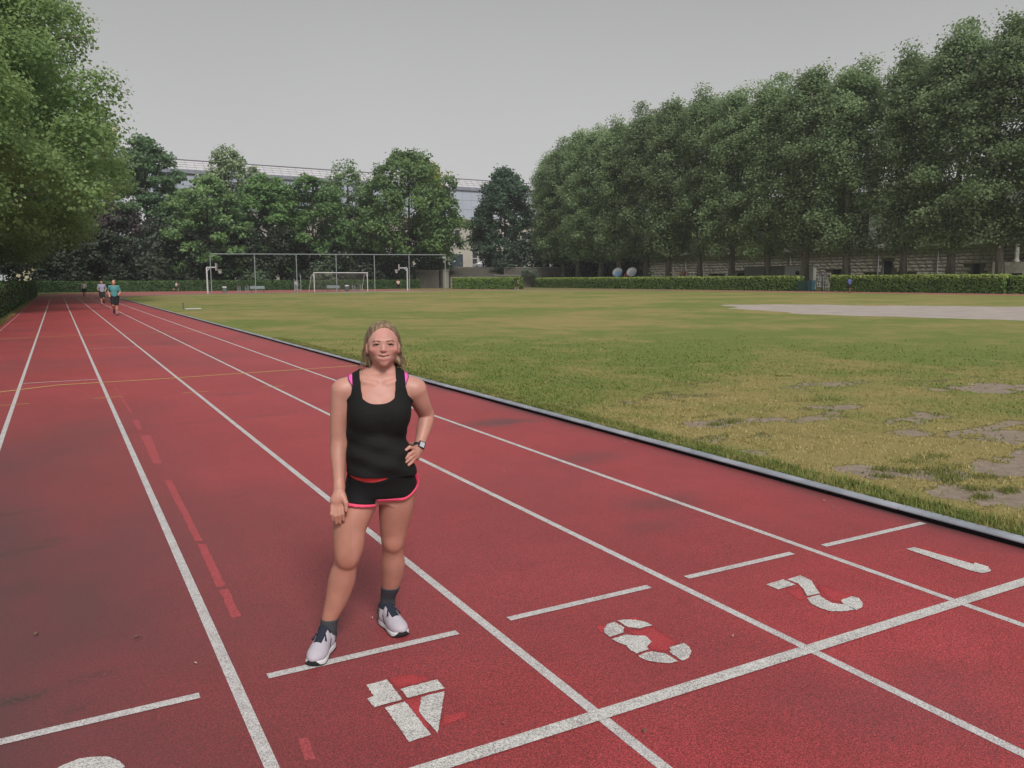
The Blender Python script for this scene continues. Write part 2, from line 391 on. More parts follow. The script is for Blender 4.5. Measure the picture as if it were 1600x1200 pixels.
mb = MB(); ribbon(mb, [(-2.40, 0.0), (-.6, 0.004), (KX - .04, 0.002)], .072, .0040); mb.build('start_line', WHITE2, track)
for x0, x1, y in ((-.98, -.15, .965), (.14, 1.07, .995), (1.37, 2.285, 1.01), (2.565, 3.44, 1.015), (3.73, 4.76, 1.015)):
    mb = MB(); ribbon(mb, [(x0, y), (x1, y)], .05, .0028); mb.build('relay_mark', WHITE, track)
for pts in ([(-2.3, 12.5), (-1.47, 12.67), (-.66, 13.2), (.84, 13.23), (4.72, 13.6)], [(-2.3, 26.8), (-.5, 27.3), (2.2, 27.5), (4.5, 27.9)]):
    mb = MB(); ribbon(mb, pts, .06 if pts[0][1] < 20 else .075, .0046); mb.build('yellow_line', YEL, track)
for x0, x1, y in ((-1.19, -.03, 13.78), (.04, 1.21, 21.34)):
    mb = MB(); ribbon(mb, [(x0, y), (x1, y)], .05, .0030); mb.build('relay_mark', WHITE, track)
for X, y in ((-1.22, 11.0), (0.0, 11.1), (1.235, 11.05), (2.445, 11.1)):
    mb = MB(); ribbon(mb, [(X - .2, y), (X + .2, y + .01)], .032, .0046); mb.build('yellow_tick', YEL, track)
for X in np.linspace(-1.9, 3.9, 11):
    mb = MB(); ribbon(mb, [(X, 104.5), (X + .3, 104.5)], .14, .0034); mb.build('changeover_dash', FAINT, track)

# stencilled lane numbers, each piece cut like the stencil
GLYPHS = {
'5': [[(-.72, .60), (-.70, .645), (-.675, .668), (-.606, .69), (-.554, .675), (-.513, .65), (-.478, .60), (-.464, .547), (-.55, .545), (-.565, .59), (-.60, .605), (-.63, .59)], [(-.72, .585), (-.64, .58), (-.645, .50), (-.625, .455), (-.59, .435), (-.47, .45), (-.47, .37), (-.62, .37), (-.68, .40), (-.715, .45), (-.725, .52)], [(-.46, .35), (-.55, .35), (-.55, .28), (-.70, .28), (-.70, .2), (-.46, .2)]],
'4' : [[(0.497, 0.701), (0.593, 0.704), (0.588, 0.509), (0.464, 0.505), (0.46, 0.589), (0.493, 0.597)], [(0.612, 0.596), (0.784, 0.597), (0.782, 0.508), (0.613, 0.51)], [(0.666, 0.488), (0.77, 0.484), (0.613, 0.201), (0.609, 0.38)], [(0.501, 0.484), (0.592, 0.484), (0.587, 0.203), (0.494, 0.196)]] ,
'3' : [[(1.849, 0.717), (1.893, 0.705), (1.931, 0.678), (1.961, 0.632), (1.966, 0.582), (1.882, 0.583), (1.871, 0.601), (1.848, 0.617), (1.843, 0.648)], [(1.826, 0.712), (1.776, 0.704), (1.725, 0.662), (1.701, 0.624), (1.701, 0.577), (1.784, 0.581), (1.808, 0.612), (1.825, 0.632)], [(1.694, 0.553), (1.783, 0.558), (1.805, 0.535), (1.826, 0.52), (1.858, 0.502), (1.852, 0.464), (1.845, 0.43), (1.812, 0.413), (1.787, 0.396), (1.779, 0.373), (1.701, 0.367), (1.699, 0.415), (1.712, 0.462), (1.696, 0.503)], [(1.692, 0.342), (1.741, 0.352), (1.778, 0.351), (1.796, 0.326), (1.823, 0.302), (1.819, 0.211), (1.775, 0.216), (1.741, 0.238), (1.716, 0.263), (1.697, 0.295)], [(1.878, 0.341), (1.973, 0.346), (1.962, 0.297), (1.939, 0.256), (1.891, 0.215), (1.839, 0.203), (1.847, 0.303), (1.871, 0.321)]] ,
'2' : [[(2.886, 0.702), (3.034, 0.71), (3.032, 0.619), (2.89, 0.614)], [(3.053, 0.699), (3.172, 0.711), (3.16, 0.615), (3.099, 0.535), (3.044, 0.457), (2.953, 0.466), (3.012, 0.54), (3.056, 0.617)], [(2.929, 0.445), (3.025, 0.446), (3.0, 0.382), (2.993, 0.331), (3.034, 0.282), (3.033, 0.21), (2.959, 0.22), (2.894, 0.257), (2.88, 0.317), (2.887, 0.379)], [(3.066, 0.335), (3.165, 0.342), (3.176, 0.305), (3.129, 0.242), (3.074, 0.208), (3.023, 0.202), (3.038, 0.294)]] ,
'1' : [[(4.139, 0.706), (4.218, 0.702), (4.242, 0.322), (4.275, 0.334), (4.276, 0.251), (4.215, 0.197), (4.132, 0.202), (4.118, 0.265)]] ,
}
def ragged(poly, step, amp, rnd):
    o = []
    for i in range(len(poly)):
        a = Vector(poly[i]); b = Vector(poly[(i + 1) % len(poly)]); n = max(1, int((b - a).length / step))
        for k in range(n):
            p = a.lerp(b, k / n); o.append((p.x + rnd.uniform(-amp, amp), p.y + rnd.uniform(-amp, amp)))
    return o
rnd = random.Random(5)
for ch in '54321':
    mb = MB()
    for poly in GLYPHS[ch]: mb.sheet(ragged(ccw(poly), .010, .0022, rnd), .0034)
    mb.build('lane_number', WHITE2, track)
OVER = [
[(1.715, 0.73), (1.769, 0.712), (1.717, 0.616), (1.688, 0.64)], [(1.912, 0.719), (1.969, 0.696), (1.95, 0.66), (1.881, 0.699)], [(1.964, 0.584), (1.958, 0.366), (1.848, 0.3), (1.784, 0.359), (1.828, 0.502), (1.814, 0.621), (1.882, 0.583)],
[(2.921, 0.596), (3.03, 0.575), (2.907, 0.429), (2.871, 0.45)], [(3.16, 0.569), (3.178, 0.468), (3.125, 0.306), (2.992, 0.381), (3.056, 0.471)], [(3.142, 0.568), (3.181, 0.445), (3.187, 0.302), (3.053, 0.306), (3.001, 0.355)],
[(0.598, 0.718), (0.707, 0.707), (0.761, 0.634), (0.756, 0.604), (0.616, 0.609), (0.598, 0.62)], [(0.593, 0.513), (0.671, 0.5), (0.613, 0.385), (0.603, 0.24), (0.585, 0.237)], [(0.688, 0.314), (0.786, 0.295), (0.773, 0.253), (0.675, 0.239), (0.642, 0.244)],
[(4.24, 0.713), (4.278, 0.603), (4.289, 0.347), (4.247, 0.329), (4.224, 0.692)],
]
for i, poly in enumerate(OVER):
    q = [Vector(p_) for p_ in ragged(ccw(poly), .02, .004, rnd)]; c_ = sum(q, Vector((0, 0))) / len(q); n = len(q); z = .0006 + .00008 * i
    r0 = [c_ + (p_ - c_) * 1.12 for p_ in q]; r1 = [c_ + (p_ - c_) * .80 for p_ in q]
    mb = MB(); mb.add([(p_.x, p_.y, z) for p_ in r0 + r1] + [(c_.x, c_.y, z)], [(k, (k + 1) % n, n + (k + 1) % n, n + k) for k in range(n)] + [(n + k, n + (k + 1) % n, 2 * n) for k in range(n)])
    o = mb.build('red_overpaint', REDP, track); attr(o.data, 'v', [0.0] * n + [.52] * n + [.62])
FADED = [
[(0.154, 7.511), (0.263, 7.505), (0.209, 5.861), (0.138, 5.87)], [(0.152, 5.106), (0.209, 5.1), (0.187, 3.155), (0.141, 3.167)], [(0.142, 3.109), (0.192, 3.065), (0.173, 2.225), (0.122, 2.217)], [(0.13, 2.17), (0.179, 2.17), (0.167, 1.734), (0.118, 1.733)], [(0.155, 8.746), (0.223, 8.706), (0.214, 7.938), (0.158, 7.956)], [(0.163, 11.098), (0.194, 11.079), (0.212, 9.315), (0.176, 9.311)], [(0.134, 0.433), (0.168, 0.427), (0.155, 0.264), (0.115, 0.275)], [(0.176, 12.505), (0.214, 12.483), (0.201, 11.506), (0.166, 11.527)],
]
for poly in FADED:
    mb = MB(); mb.sheet(ragged(ccw(poly), .05, .004, rnd), .0008); mb.build('faded_strip', REDF, track)

# ------------------------------------------------------------------ kerb: aluminium rail on a dark base, in sections
ALU = M('dull aluminium', (.32, .34, .385), rough=.5, spec=.4, var=.18, vscale=5, col2=(.24, .26, .30), c2scale=2)
KBASE = M('dark kerb base', (.018, .018, .020), rough=.9, spec=.1)
kerb = tag(empty('track_kerb'), 'low aluminium kerb rail between the red track and the grass infield', 'kerb')
def resample(pts, lens):
    P = [Vector(p) for p in pts]; acc = [0]
    for i in range(1, len(P)): acc.append(acc[-1] + (P[i] - P[i - 1]).length)
    def at(s):
        s = min(max(s, 0), acc[-1] - 1e-6)
        for i in range(1, len(acc)):
            if s <= acc[i]: return P[i - 1].lerp(P[i], (s - acc[i - 1]) / (acc[i] - acc[i - 1]))
    return [at(s) for s in lens], acc[-1]
i0 = Vector(inner[0])
_, KL = resample(inner, [0])
s = 60 - 6.75 ; nsec = 0
while s < 245 and nsec < 60:
    n = 2 if s < 140 else 4
    pts, _ = resample(inner, [s + .004 + (3.992) * k / n for k in range(n + 1)])
    pl = [(p.x, p.y) for p in pts]
    mid = path_offset(pl, -.045)
    h0, h1 = .040, .058
    prof = [(.004, .034), (.004, .042), (-.008, .054), (-.084, .056), (-.090, .050), (-.090, .034)]
    vs = []; fs = []
    for k, p in enumerate(pl):
        for d, z in prof:
            q = path_offset(pl, d)[k]; vs.append((q[0], q[1], z + (.002 if nsec % 2 else 0)))
    m_ = len(prof)
    for k in range(len(pl) - 1):
        for j in range(m_):
            j2 = (j + 1) % m_; fs.append((k * m_ + j, (k + 1) * m_ + j, (k + 1) * m_ + j2, k * m_ + j2))
    fs.append(tuple(range(m_))); fs.append(tuple((len(pl) - 1) * m_ + j for j in range(m_ - 1, -1, -1)))
    mb = MB(); mb.add(vs, fs); rail = mb.build('rail_section', ALU, kerb)
    mb = MB()
    L1, L2 = path_offset(pl, -.016), path_offset(pl, -.078)
    mb.prism(ccw([*L1, *L2[::-1]]), .001, .0345); mb.build('rail_base', KBASE, rail)
    s += 4.0; nsec += 1

# ------------------------------------------------------------------ infield: worn summer grass with bare patches
grass_in = path_offset(inner, -.09)
gi = np.array(grass_in)
def row_span(y):
    xs_ = []
    for i in range(len(gi) - 1):
        (xa, ya), (xb, yb) = gi[i], gi[i + 1]
        if (ya - y) * (yb - y) <= 0 and ya != yb: xs_.append(xa + (xb - xa) * (y - ya) / (yb - ya))
    return min(xs_), max(xs_)
SAND = np.array([(32.2, 29.5), (33.4, 33.2), (37.6, 37.4), (41, 36.6), (44, 31.2), (48.4, 24.8), (54, 15), (60, 0), (60, -30), (36, -30), (34.5, 5), (33.2, 16.5), (31.2, 23.6)])
SAND2 = np.array([(31, 107.5), (31, 109.4), (37, 111), (46, 113.2), (50, 112.6), (46, 110.5), (38, 108.2)])
def poly_sd(x, y, poly):
    """signed distance to polygon, negative inside"""
    d = np.full(x.shape, 1e9); ins = np.zeros(x.shape, bool); n = len(poly)
    for i in range(n):
        ax, ay = poly[i]; bx, by = poly[(i + 1) % n]
        ex, ey = bx - ax, by - ay; wx, wy = x - ax, y - ay
        t = np.clip((wx * ex + wy * ey) / (ex * ex + ey * ey), 0, 1)
        d = np.minimum(d, (wx - ex * t) ** 2 + (wy - ey * t) ** 2)
        c = ((ay <= y) & (by > y)) | ((by <= y) & (ay > y))
        with np.errstate(divide='ignore', invalid='ignore'):
            xi = ax + (y - ay) / (by - ay if by != ay else 1) * (bx - ax)
        ins ^= c & (x < xi)
    d = np.sqrt(d); return np.where(ins, -d, d)
DIRT = [(6.35, 4.80, .55, .20, -.1, 1), (7.0, 4.65, .30, .12, 0, .8), (12.6, 4.7, 1.25, .55, -.6, 1), (9.3, 2.35, 1.1, .40, -.3, 1), (8.25, 1.75, .9, .25, -.2, .95), (5.80, 2.15, .30, .22, -.3, 1), (6.15, 1.85, .35, .20, -.5, .9), (6.05, 1.20, .42, .33, -.4, 1), (6.6, .80, .55, .55, -.4, 1), (6.95, 1.55, .5, .22, -.3, .9), (5.62, 1.45, .16, .12, 0, .9),
        (7.6, 3.15, .4, .2, -.2, .62), (8.6, 4.9, .5, .2, -.1, .62), (10.2, 6.6, .6, .25, -.1, .58), (20, -2, 3, 2, 0, 1), (14, 1, 1.2, .8, 0, .8)]
def infield(x, y):
    """bare-earth and dryness fields shared by the turf sheet and the blades"""
    w1 = fbm(x * 2.3, y * 2.3, 5, 5) - .5; w2 = fbm(x * .35, y * .35, 8, 4) - .5; w3 = fbm(x * 8, y * 8, 15, 3) - .5
    dirt = np.zeros(x.shape)
    for cx, cy, rx, ry, a, s in DIRT:
        d = blob(x, y, cx, cy, rx, ry, a) + w1 * 2.6 + w3 * .9
        dirt = np.maximum(dirt, s * (1 - sstep(.75, 1.2, d)))
    fl = sstep(.585, .66, fbm(x * 1.5 + 3.1 * w2, y * 2.7, 61, 4)) * sstep(17, 9, x) * sstep(11, 6, y) * sstep(.40, .60, fbm(x * .45, y * .45, 63, 2) + .12)
    fl = fl * sstep(.16, .5, x - KX)
    dirt = np.maximum(dirt, .60 * fl)
    sd = np.minimum(poly_sd(x, y, SAND) + w2 * 3.2 + w1 * .8, poly_sd(x, y, SAND2) + w1 * .8)
    sand = 1 - sstep(-.25, .25, sd)
    wx = x + 1.2 * w2; wy = y + 2.5 * w2
    dry = .42 + 1.3 * (fbm(wx * .22, wy * .22, 41, 4) - .5) + 1.0 * (fbm(x * 1.1, y * 1.1, 43, 3) - .5) + .5 * (fbm(x * 3.1, y * 3.1, 47, 2) - .5)
    near = np.exp(-(((y - 3.6) / 2.6) ** 2) - (((x - 7.2) / 3.2) ** 2))
    dry = dry + .30 * near - .30 * np.exp(-((y - 13) / 7) ** 2) * np.exp(-((x - 14) / 9) ** 2) + .10 * np.exp(-((y - 60) / 18) ** 2)
    dry = dry - .30 * np.exp(-np.clip(x - KX - .1, 0, None) / .16)
    return np.clip(dirt, 0, 1), np.clip(sand, 0, 1), np.clip(dry, 0, 1), w1
ys = np.concatenate([np.arange(-40, -2, 2.0), np.arange(-2, 8, .085), np.arange(8, 20, .3), np.arange(20, 42, .5), np.arange(42, 113.9, 1.3), [113.98]])
us = np.concatenate([np.linspace(0, 1, 170) ** 2.3 * .16, .16 + np.linspace(0, 1, 130)[1:] ** 1.15 * .84])
rows = []
for y in ys:
    a, b_ = row_span(y); rows.append(a + us * (b_ - a))
GX = np.array(rows); GY = np.repeat(ys[:, None], len(us), 1)
dirt, sand, dry, w1 = infield(GX, GY)
GZ = .020 + .012 * (fbm(GX * 3, GY * 3, 77) - .5) - .012 * dirt - .010 * sand
V = np.stack([GX.ravel(), GY.ravel(), GZ.ravel()], 1); nn = len(us)
ii = np.arange(len(ys) - 1)[:, None] * nn + np.arange(nn - 1)[None, :]
me = mesh_arrays('infield_turf', V, np.stack([ii, ii + 1, ii + nn + 1, ii + nn], -1).reshape(-1, 4))
attr(me, 'dirt', dirt.ravel()); attr(me, 'sand', sand.ravel()); attr(me, 'dry', dry.ravel())
def turf_material():
    m = bpy.data.materials.new('worn turf'); m.use_nodes = True; t = m.node_tree; b = t.nodes['Principled BSDF']
    c = t.nodes.new('ShaderNodeTexCoord'); src = c.outputs['Object']
    def noise(s, d=3, ro=.6, st=None):
        v = src
        if st:
            mp = t.nodes.new('ShaderNodeMapping'); mp.inputs['Scale'].default_value = st; t.links.new(src, mp.inputs['Vector']); v = mp.outputs[0]
        n = t.nodes.new('ShaderNodeTexNoise'); n.inputs['Scale'].default_value = s; n.inputs['Detail'].default_value = d; n.inputs['Roughness'].default_value = ro; t.links.new(v, n.inputs['Vector']); return n.outputs['Fac']
    def rng(v, a, b_, c_=0, d_=1):
        r_ = t.nodes.new('ShaderNodeMapRange'); r_.inputs['From Min'].default_value = a; r_.inputs['From Max'].default_value = b_; r_.inputs['To Min'].default_value = c_; r_.inputs['To Max'].default_value = d_; t.links.new(v, r_.inputs['Value']); return r_.outputs[0]
    def mix(f, A, B):
        x = t.nodes.new('ShaderNodeMix'); x.data_type = 'RGBA'; t.links.new(f, x.inputs['Factor'])
        for s_, v in (('A', A), ('B', B)):
            if isinstance(v, tuple): x.inputs[s_].default_value = (*v, 1)
            else: t.links.new(v, x.inputs[s_])
        return x.outputs['Result']
    def add(a, k, b_):
        x = t.nodes.new('ShaderNodeMath'); x.operation = 'MULTIPLY_ADD'; t.links.new(a, x.inputs[0]); x.inputs[1].default_value = k
        if isinstance(b_, float): x.inputs[2].default_value = b_
        else: t.links.new(b_, x.inputs[2])
        return x.outputs[0]
    def at(n):
        a = t.nodes.new('ShaderNodeAttribute'); a.attribute_name = n; return a.outputs['Fac']
    dryf = rng(add(noise(26, 4, .7), .9, add(noise(3.0, 3), .35, at('dry'))), .72, 1.42)
    g0 = mix(rng(noise(11, 4, .65), .3, .7), G1, G2)
    cur = mix(dryf, g0, mix(rng(noise(45, 3), .3, .7), D1, D2))
    cur = mix(rng(noise(60, 3, .7), .55, .72, 0, .6), cur, (.060, .075, .025))
    cur = mix(rng(noise(2.2, 5, .7, (1.0, .55, 1)), .56, .74, 0, .5), cur, (.085, .095, .032))
    cur = mix(rng(noise(5.5, 5, .7, (.8, .5, 1)), .58, .72, 0, .5), cur, (.30, .25, .115))
    e_ = mix(rng(noise(9, 5, .7), .3, .7), (.215, .168, .132), (.34, .275, .222))
    dn = add(noise(17, 4, .65), .9, add(at('dirt'), 1.0, -.45)); rim = t.nodes.new('ShaderNodeMath'); rim.operation = 'MULTIPLY'; t.links.new(rng(dn, .16, .30, 0, .75), rim.inputs[0]); t.links.new(rng(dn, .34, .48, 1, 0), rim.inputs[1]); cur = mix(rim.outputs[0], cur, (.075, .068, .030)); cur = mix(rng(dn, .34, .60), cur, e_)  # dark rim round bare patches: soil edge with grass shade painted in
    sn = add(noise(3.5, 5, .65), .8, add(at('sand'), 1.0, -.4)); cur = mix(rng(sn, .38, .6), cur, mix(rng(noise(.8, 4, .6), .3, .7), (.33, .285, .255), (.42, .37, .335)))
    t.links.new(cur, b.inputs['Base Color']); b.inputs['Roughness'].default_value = .9; b.inputs['Specular IOR Level'].default_value = .15
    bp = t.nodes.new('ShaderNodeBump'); bp.inputs['Distance'].default_value = .02; bp.inputs['Strength'].default_value = .8
    t.links.new(noise(70, 4, .7), bp.inputs['Height']); t.links.new(bp.outputs[0], b.inputs['Normal'])
    return m
G1, G2 = (.130, .172, .042), (.180, .215, .058)
D1, D2 = (.262, .212, .078), (.32, .265, .112)
turf = tag(link('infield_turf', me, turf_material(), smooth=True), kind='structure')

# blades of grass near the camera, thinner further out
def blades(name, n, xr, yr, seed, hgt, fn, mat, zb=.014, keep=None):
    rs = np.random.RandomState(seed)
    x = xr[0] + (xr[1] - xr[0]) * rs.rand(n) ** 1.5; y = yr[0] + (yr[1] - yr[0]) * rs.rand(n)
    d, s_, dr, w = fn(x, y)
    dn = d + 1.0 * (fbm(x * 9, y * 9, 3, 3) - .5)
    k = (rs.rand(n) > np.clip((dn - .25) * 2.6, 0, .94)) & (s_ < .5)
    if keep is not None: k &= keep(x, y)
    x, y, dr, d = x[k], y[k], dr[k], d[k]; n = len(x)
    dist = np.hypot(x - CAM.x, y - CAM.y)
    # patchy height: clumps
    cl = fbm(x * 5, y * 5, 91, 3)
    h = hgt * (.45 + .9 * rs.rand(n)) * (.55 + 1.0 * cl) * (1 - .3 * dr)
    wd = (.0022 + .00085 * dist) * (.7 + .6 * rs.rand(n))
    a = rs.rand(n) * 2 * math.pi; lean = .25 + .75 * rs.rand(n)
    dx, dy = np.cos(a), np.sin(a)
    b0 = np.stack([x - dy * wd, y + dx * wd, np.full(n, zb)], 1); b1 = np.stack([x + dy * wd, y - dx * wd, np.full(n, zb)], 1)
    tip = np.stack([x + dx * h * lean, y + dy * h * lean, zb + h], 1)
    V = np.empty((n, 3, 3)); V[:, 0], V[:, 1], V[:, 2] = b0, b1, tip
    me = mesh_arrays(name, V.reshape(-1, 3), np.arange(n * 3).reshape(-1, 3))
    v = np.clip(dr * .95 + .9 * (fbm(x * 14, y * 14, 19, 2) - .5) + .55 * (rs.rand(n) - .5), 0, 1)
    v = np.where(d > .35, v * .35, v)
    attr(me, 'v', np.repeat(v, 3))
    return tag(link(name, me, mat), kind='stuff')
GRASS_MAT = foliage_mat('grass blade', (.150, .205, .048), (.36, .300, .115), tip=(.44, .37, .17), trans=.35, rough=.7)
def thin(x, y):
    d = np.hypot(x - CAM.x, y - CAM.y); r_ = _hash((x * 9176).astype(np.int64), (y * 7919).astype(np.int64), 5)
    return r_ < 1 - sstep(6, 27, d) ** .7
blades('grass', 330000, (KX + .11, 24), (-2.2, 22), 1, .030, infield, GRASS_MAT, keep=thin)
def kerb_side(x, y):
    z = np.zeros(x.shape); return z, z, np.clip(.25 + .5 * (fbm(x * 3, y * 2, 4) - .5), 0, 1), z
blades('grass', 60000, (KX + .10, KX + .42), (-2.2, 22), 3, .060, kerb_side, GRASS_MAT)
# greener tussocks standing in the bare earth
rs = np.random.RandomState(9); TX, TY = [], []
for cx, cy, r_ in [(5.89, 2.21, .05), (5.67, 2.03, .045), (5.93, 1.39, .055), (6.12, 1.20, .06), (6.14, 1.74, .09), (6.25, 1.92, .09), (6.36, 2.25, .12), (6.43, 1.57, .07), (6.0, 1.62, .06), (6.5, 1.95, .08), (6.02, 2.05, .06), (6.9, 1.3, .08), (6.75, 2.3, .10), (5.75, 1.2, .05), (6.5, 4.75, .08), (6.2, 4.72, .06)]:
    k = int(2600 * r_); TX.append(cx + r_ * rs.randn(k) * (.75 + .5 * rs.rand())); TY.append(cy + r_ * rs.randn(k) * (.6 + .4 * rs.rand()))
TX, TY = np.concatenate(TX), np.concatenate(TY); n = len(TX)
h = .036 * (.4 + rs.rand(n)); a = rs.rand(n) * 6.283; wd = .006 * (.6 + .6 * rs.rand(n)); dx, dy = np.cos(a), np.sin(a); ln = rs.rand(n) * .8
V = np.empty((n, 3, 3)); V[:, 0] = np.stack([TX - dy * wd, TY + dx * wd, 0 * TX + .01], 1); V[:, 1] = np.stack([TX + dy * wd, TY - dx * wd, 0 * TX + .01], 1); V[:, 2] = np.stack([TX + dx * h * ln, TY + dy * h * ln, .01 + h], 1)
me = mesh_arrays('grass_tussocks', V.reshape(-1, 3), np.arange(n * 3).reshape(-1, 3)); attr(me, 'v', np.repeat(.05 + rs.rand(n) * .40, 3))
tag(link('grass_tussocks', me, GRASS_MAT), kind='stuff')
# verge along the left edge of the track
def verge_fn(x, y):
    z = np.zeros(x.shape); return z, z, np.clip(.55 + 1.2 * (fbm(x * 1.5, y * .5, 14) - .5), 0, 1), z
def lft(x, y): return x < XL - .02 + .1 * (fbm(y * 2, x, 3) - .5)
rs = np.random.RandomState(12)
blades('verge_grass_blades', 50000, (-2.5, -3.4), (18, 90), 5, .06, verge_fn, GRASS_MAT, zb=-.02, keep=lft)

# dry leaves and crumbs on the track
LEAF_DRY = M('dry leaf', (.13, .085, .05), rough=.8, var=.3, vscale=60)
LEAF_PALE = M('pale leaf', (.42, .33, .24), rough=.8, var=.3, vscale=60)
rnd = random.Random(3)
for i, (x, y, sz, pale, lb) in enumerate([(-.772, 1.997, .030, 0, 'dark curled dry leaf in the left lane above the white mark'), (-.332, 1.706, .026, 0, 'brown dry leaf in the left lane close to the wide lane line'), (-.126, 1.265, .016, 1, 'tiny pale leaf scrap beside the wide lane line at lower left'), (1.315, -.192, .020, 0, 'small brown leaf below the start line, right of the lane crossing'), (2.218, .273, .012, 1, 'tiny pale crumb on the track between the numbers 3 and 2'), (4.60, 1.75, .020, 1, 'pale leaf scrap against the kerb above the number 1'),
        (4.52, 1.60, .012, 1, 'tiny pale scrap next to the leaf scrap at the kerb'), (.86, .12, .014, 0, 'small dark crumb below the number 4 by the start line'), (.75, 1.35, .012, 1, 'tiny pale scrap on the track just behind her left shoe'), (3.05, .90, .010, 0, 'tiny dark crumb between the number 2 and its white mark'), (-1.7, 4.2, .030, 0, 'dark dry leaf far left, by the dark moss streaks'), (4.65, 4.4, .030, 1, 'pale leaf scrap farther back along the kerb'), (2.9, 3.9, .020, 1, 'pale leaf scrap in the middle of the track behind the white marks'), (1.9, 3.2, .018, 0, 'small dark leaf in the lane behind the number 3')]):
    a = rnd.uniform(0, 6.28); mb = MB(); pts = []
    for k in range(6):
        t = k / 5; wv = math.sin(math.pi * t) * sz * .32
        for sgn in (-1, 1): pts.append(((t - .5) * sz * 1.5 * math.cos(a) - sgn * wv * math.sin(a), (t - .5) * sz * 1.5 * math.sin(a) + sgn * wv * math.cos(a), .002 + abs(sgn) * .006 * math.sin(math.pi * t)))
    mb.add(pts, [(2 * k, 2 * k + 2, 2 * k + 3, 2 * k + 1) for k in range(5)])
    o = mb.build('dry_leaf', LEAF_PALE if pale else LEAF_DRY); o.location = (x, y, .010)
    tag(o, lb, 'leaf', 'dry leaves on the track')

# ================================================================== buildings
def rect_wall(mb, p0, p1, z0, z1, holes, th=.35):
    """wall slab from p0 to p1 (plan points) with rectangular openings (s0, s1, za, zb) along it; depth goes to the left of p0->p1"""
    P0, P1 = Vector(p0), Vector(p1); L = (P1 - P0).length; d = (P1 - P0) / L; n = Vector((-d.y, d.x))
    ss = sorted({0.0, L, *[h[0] for h in holes], *[h[1] for h in holes]}); zz = sorted({z0, z1, *[h[2] for h in holes], *[h[3] for h in holes]})
    for i in range(len(ss) - 1):
        run = None
        for j in range(len(zz) - 1):
            sm, zm = (ss[i] + ss[i + 1]) / 2, (zz[j] + zz[j + 1]) / 2
            hole = any(h[0] < sm < h[1] and h[2] < zm < h[3] for h in holes)
            if not hole:
                if run is None: run = [zz[j], zz[j + 1]]
                else: run[1] = zz[j + 1]
            if hole or j == len(zz) - 2:
                if run:
                    a = P0 + d * ss[i]; b_ = P0 + d * ss[i + 1]
                    mb.prism(ccw([tuple(a), tuple(b_), tuple(b_ + n * th), tuple(a + n * th)]), run[0], run[1])
                run = None
    return P0, d, n

CREAM = M('cream render', (.42, .40, .345), rough=.85, spec=.2, var=.12, vscale=.6, col2=(.35, .33, .285), c2scale=.25)
GLASSY = M('pale glass sheeting', (.36, .39, .46), rough=.35, spec=.6, var=.06, vscale=.4)
GLASS2 = M('grey roof glass', (.48, .47, .49), rough=.4, spec=.5, var=.10, vscale=.5)
DARKGL = M('dark window glass', (.020, .023, .028), rough=.15, spec=.6)
TRIMD = M('dark steel trim', (.10, .10, .12), rough=.6)
NAVY = M('navy painted door', (.030, .036, .055), rough=.6, var=.15, vscale=2)
FRAMEW = M('white window frame', (.62, .61, .58), rough=.6)

# ---- the long hall behind the trees
hall = tag(empty('exhibition_hall', (62, 196, 0)), 'long cream hall with a pale glass roof rising behind the far trees', 'building')
ho = Vector((62, 196, 0))
H0, H1 = (18.0, 191.2), (128.0, 197.4)
hd = (Vector(H1) - Vector(H0)).normalized(); hn = Vector((-hd.y, hd.x)); HL = (Vector(H1) - Vector(H0)).length
def hp(s, t): q = Vector(H0) + hd * s + hn * t; return (q.x - ho.x, q.y - ho.y)
def hs(x): return (x - H0[0]) / hd.x
wins = []
for x in np.arange(24, 124, 5.2):
    wins.append((hs(x), hs(x) + 1.7, 5.3, 9.2)); wins.append((hs(x), hs(x) + 1.7, 10.6, 14.6))
door = (hs(90.2), hs(94.0), 4.55, 8.3)
wins = [w_ for w_ in wins if not (w_[2] < 9 and w_[0] < door[1] + .4 and w_[1] > door[0] - .6)]
wins += [(hs(97.0), hs(98.6), 5.0, 9.2), (hs(104.0), hs(105.6), 5.3, 9.1)] if False else []
mb = MB(); rect_wall(mb, hp(0, 0), hp(HL, 0), 0, 17.2, wins + [door]); mb.build('wall', CREAM, hall)
for a, b_, za, zb in wins:
    mb = MB(); mb.prism(ccw([hp(a, .16), hp(b_, .16), hp(b_, .2), hp(a, .2)]), za, zb); w_ = mb.build('window', DARKGL, hall)
    mb = MB(); mz = (za + zb) / 2
    for s0, s1, z0, z1 in ((a, a + .1, za, zb), (b_ - .1, b_, za, zb), (a + .1, b_ - .1, mz - .06, mz + .06)):
        mb.prism(ccw([hp(s0, .09), hp(s1, .09), hp(s1, .155), hp(s0, .155)]), z0, z1)
    mb.build('window_frame', FRAMEW, w_)
mb = MB(); mb.prism(ccw([hp(door[0], .15), hp(door[1], .15), hp(door[1], .22), hp(door[0], .22)]), door[2], door[3]); dd = mb.build('garage_door', NAVY, hall)
mb = MB(); mb.prism(ccw([hp(door[0] + 1.1, .12), hp(door[0] + 1.5, .12), hp(door[0] + 1.5, .149), hp(door[0] + 1.1, .149)]), 6.35, 6.65); mb.build('door_notice', FRAMEW, dd)
for z, t0, h_ in ((9.75, -.18, .3), (15.6, -.25, .45), (17.2, -.35, .35)):
    mb = MB(); mb.prism(ccw([hp(0, t0), hp(HL, t0), hp(HL, -.003), hp(0, -.003)]), z, z + h_); mb.build('cornice', CREAM, hall)
for s0 in np.arange(3, HL, 15.6):
    mb = MB(); mb.prism(ccw([hp(s0, -.28), hp(s0 + .8, -.28), hp(s0 + .8, -.004), hp(s0, -.004)]), 0, 15.58); mb.build('pilaster', CREAM, hall)
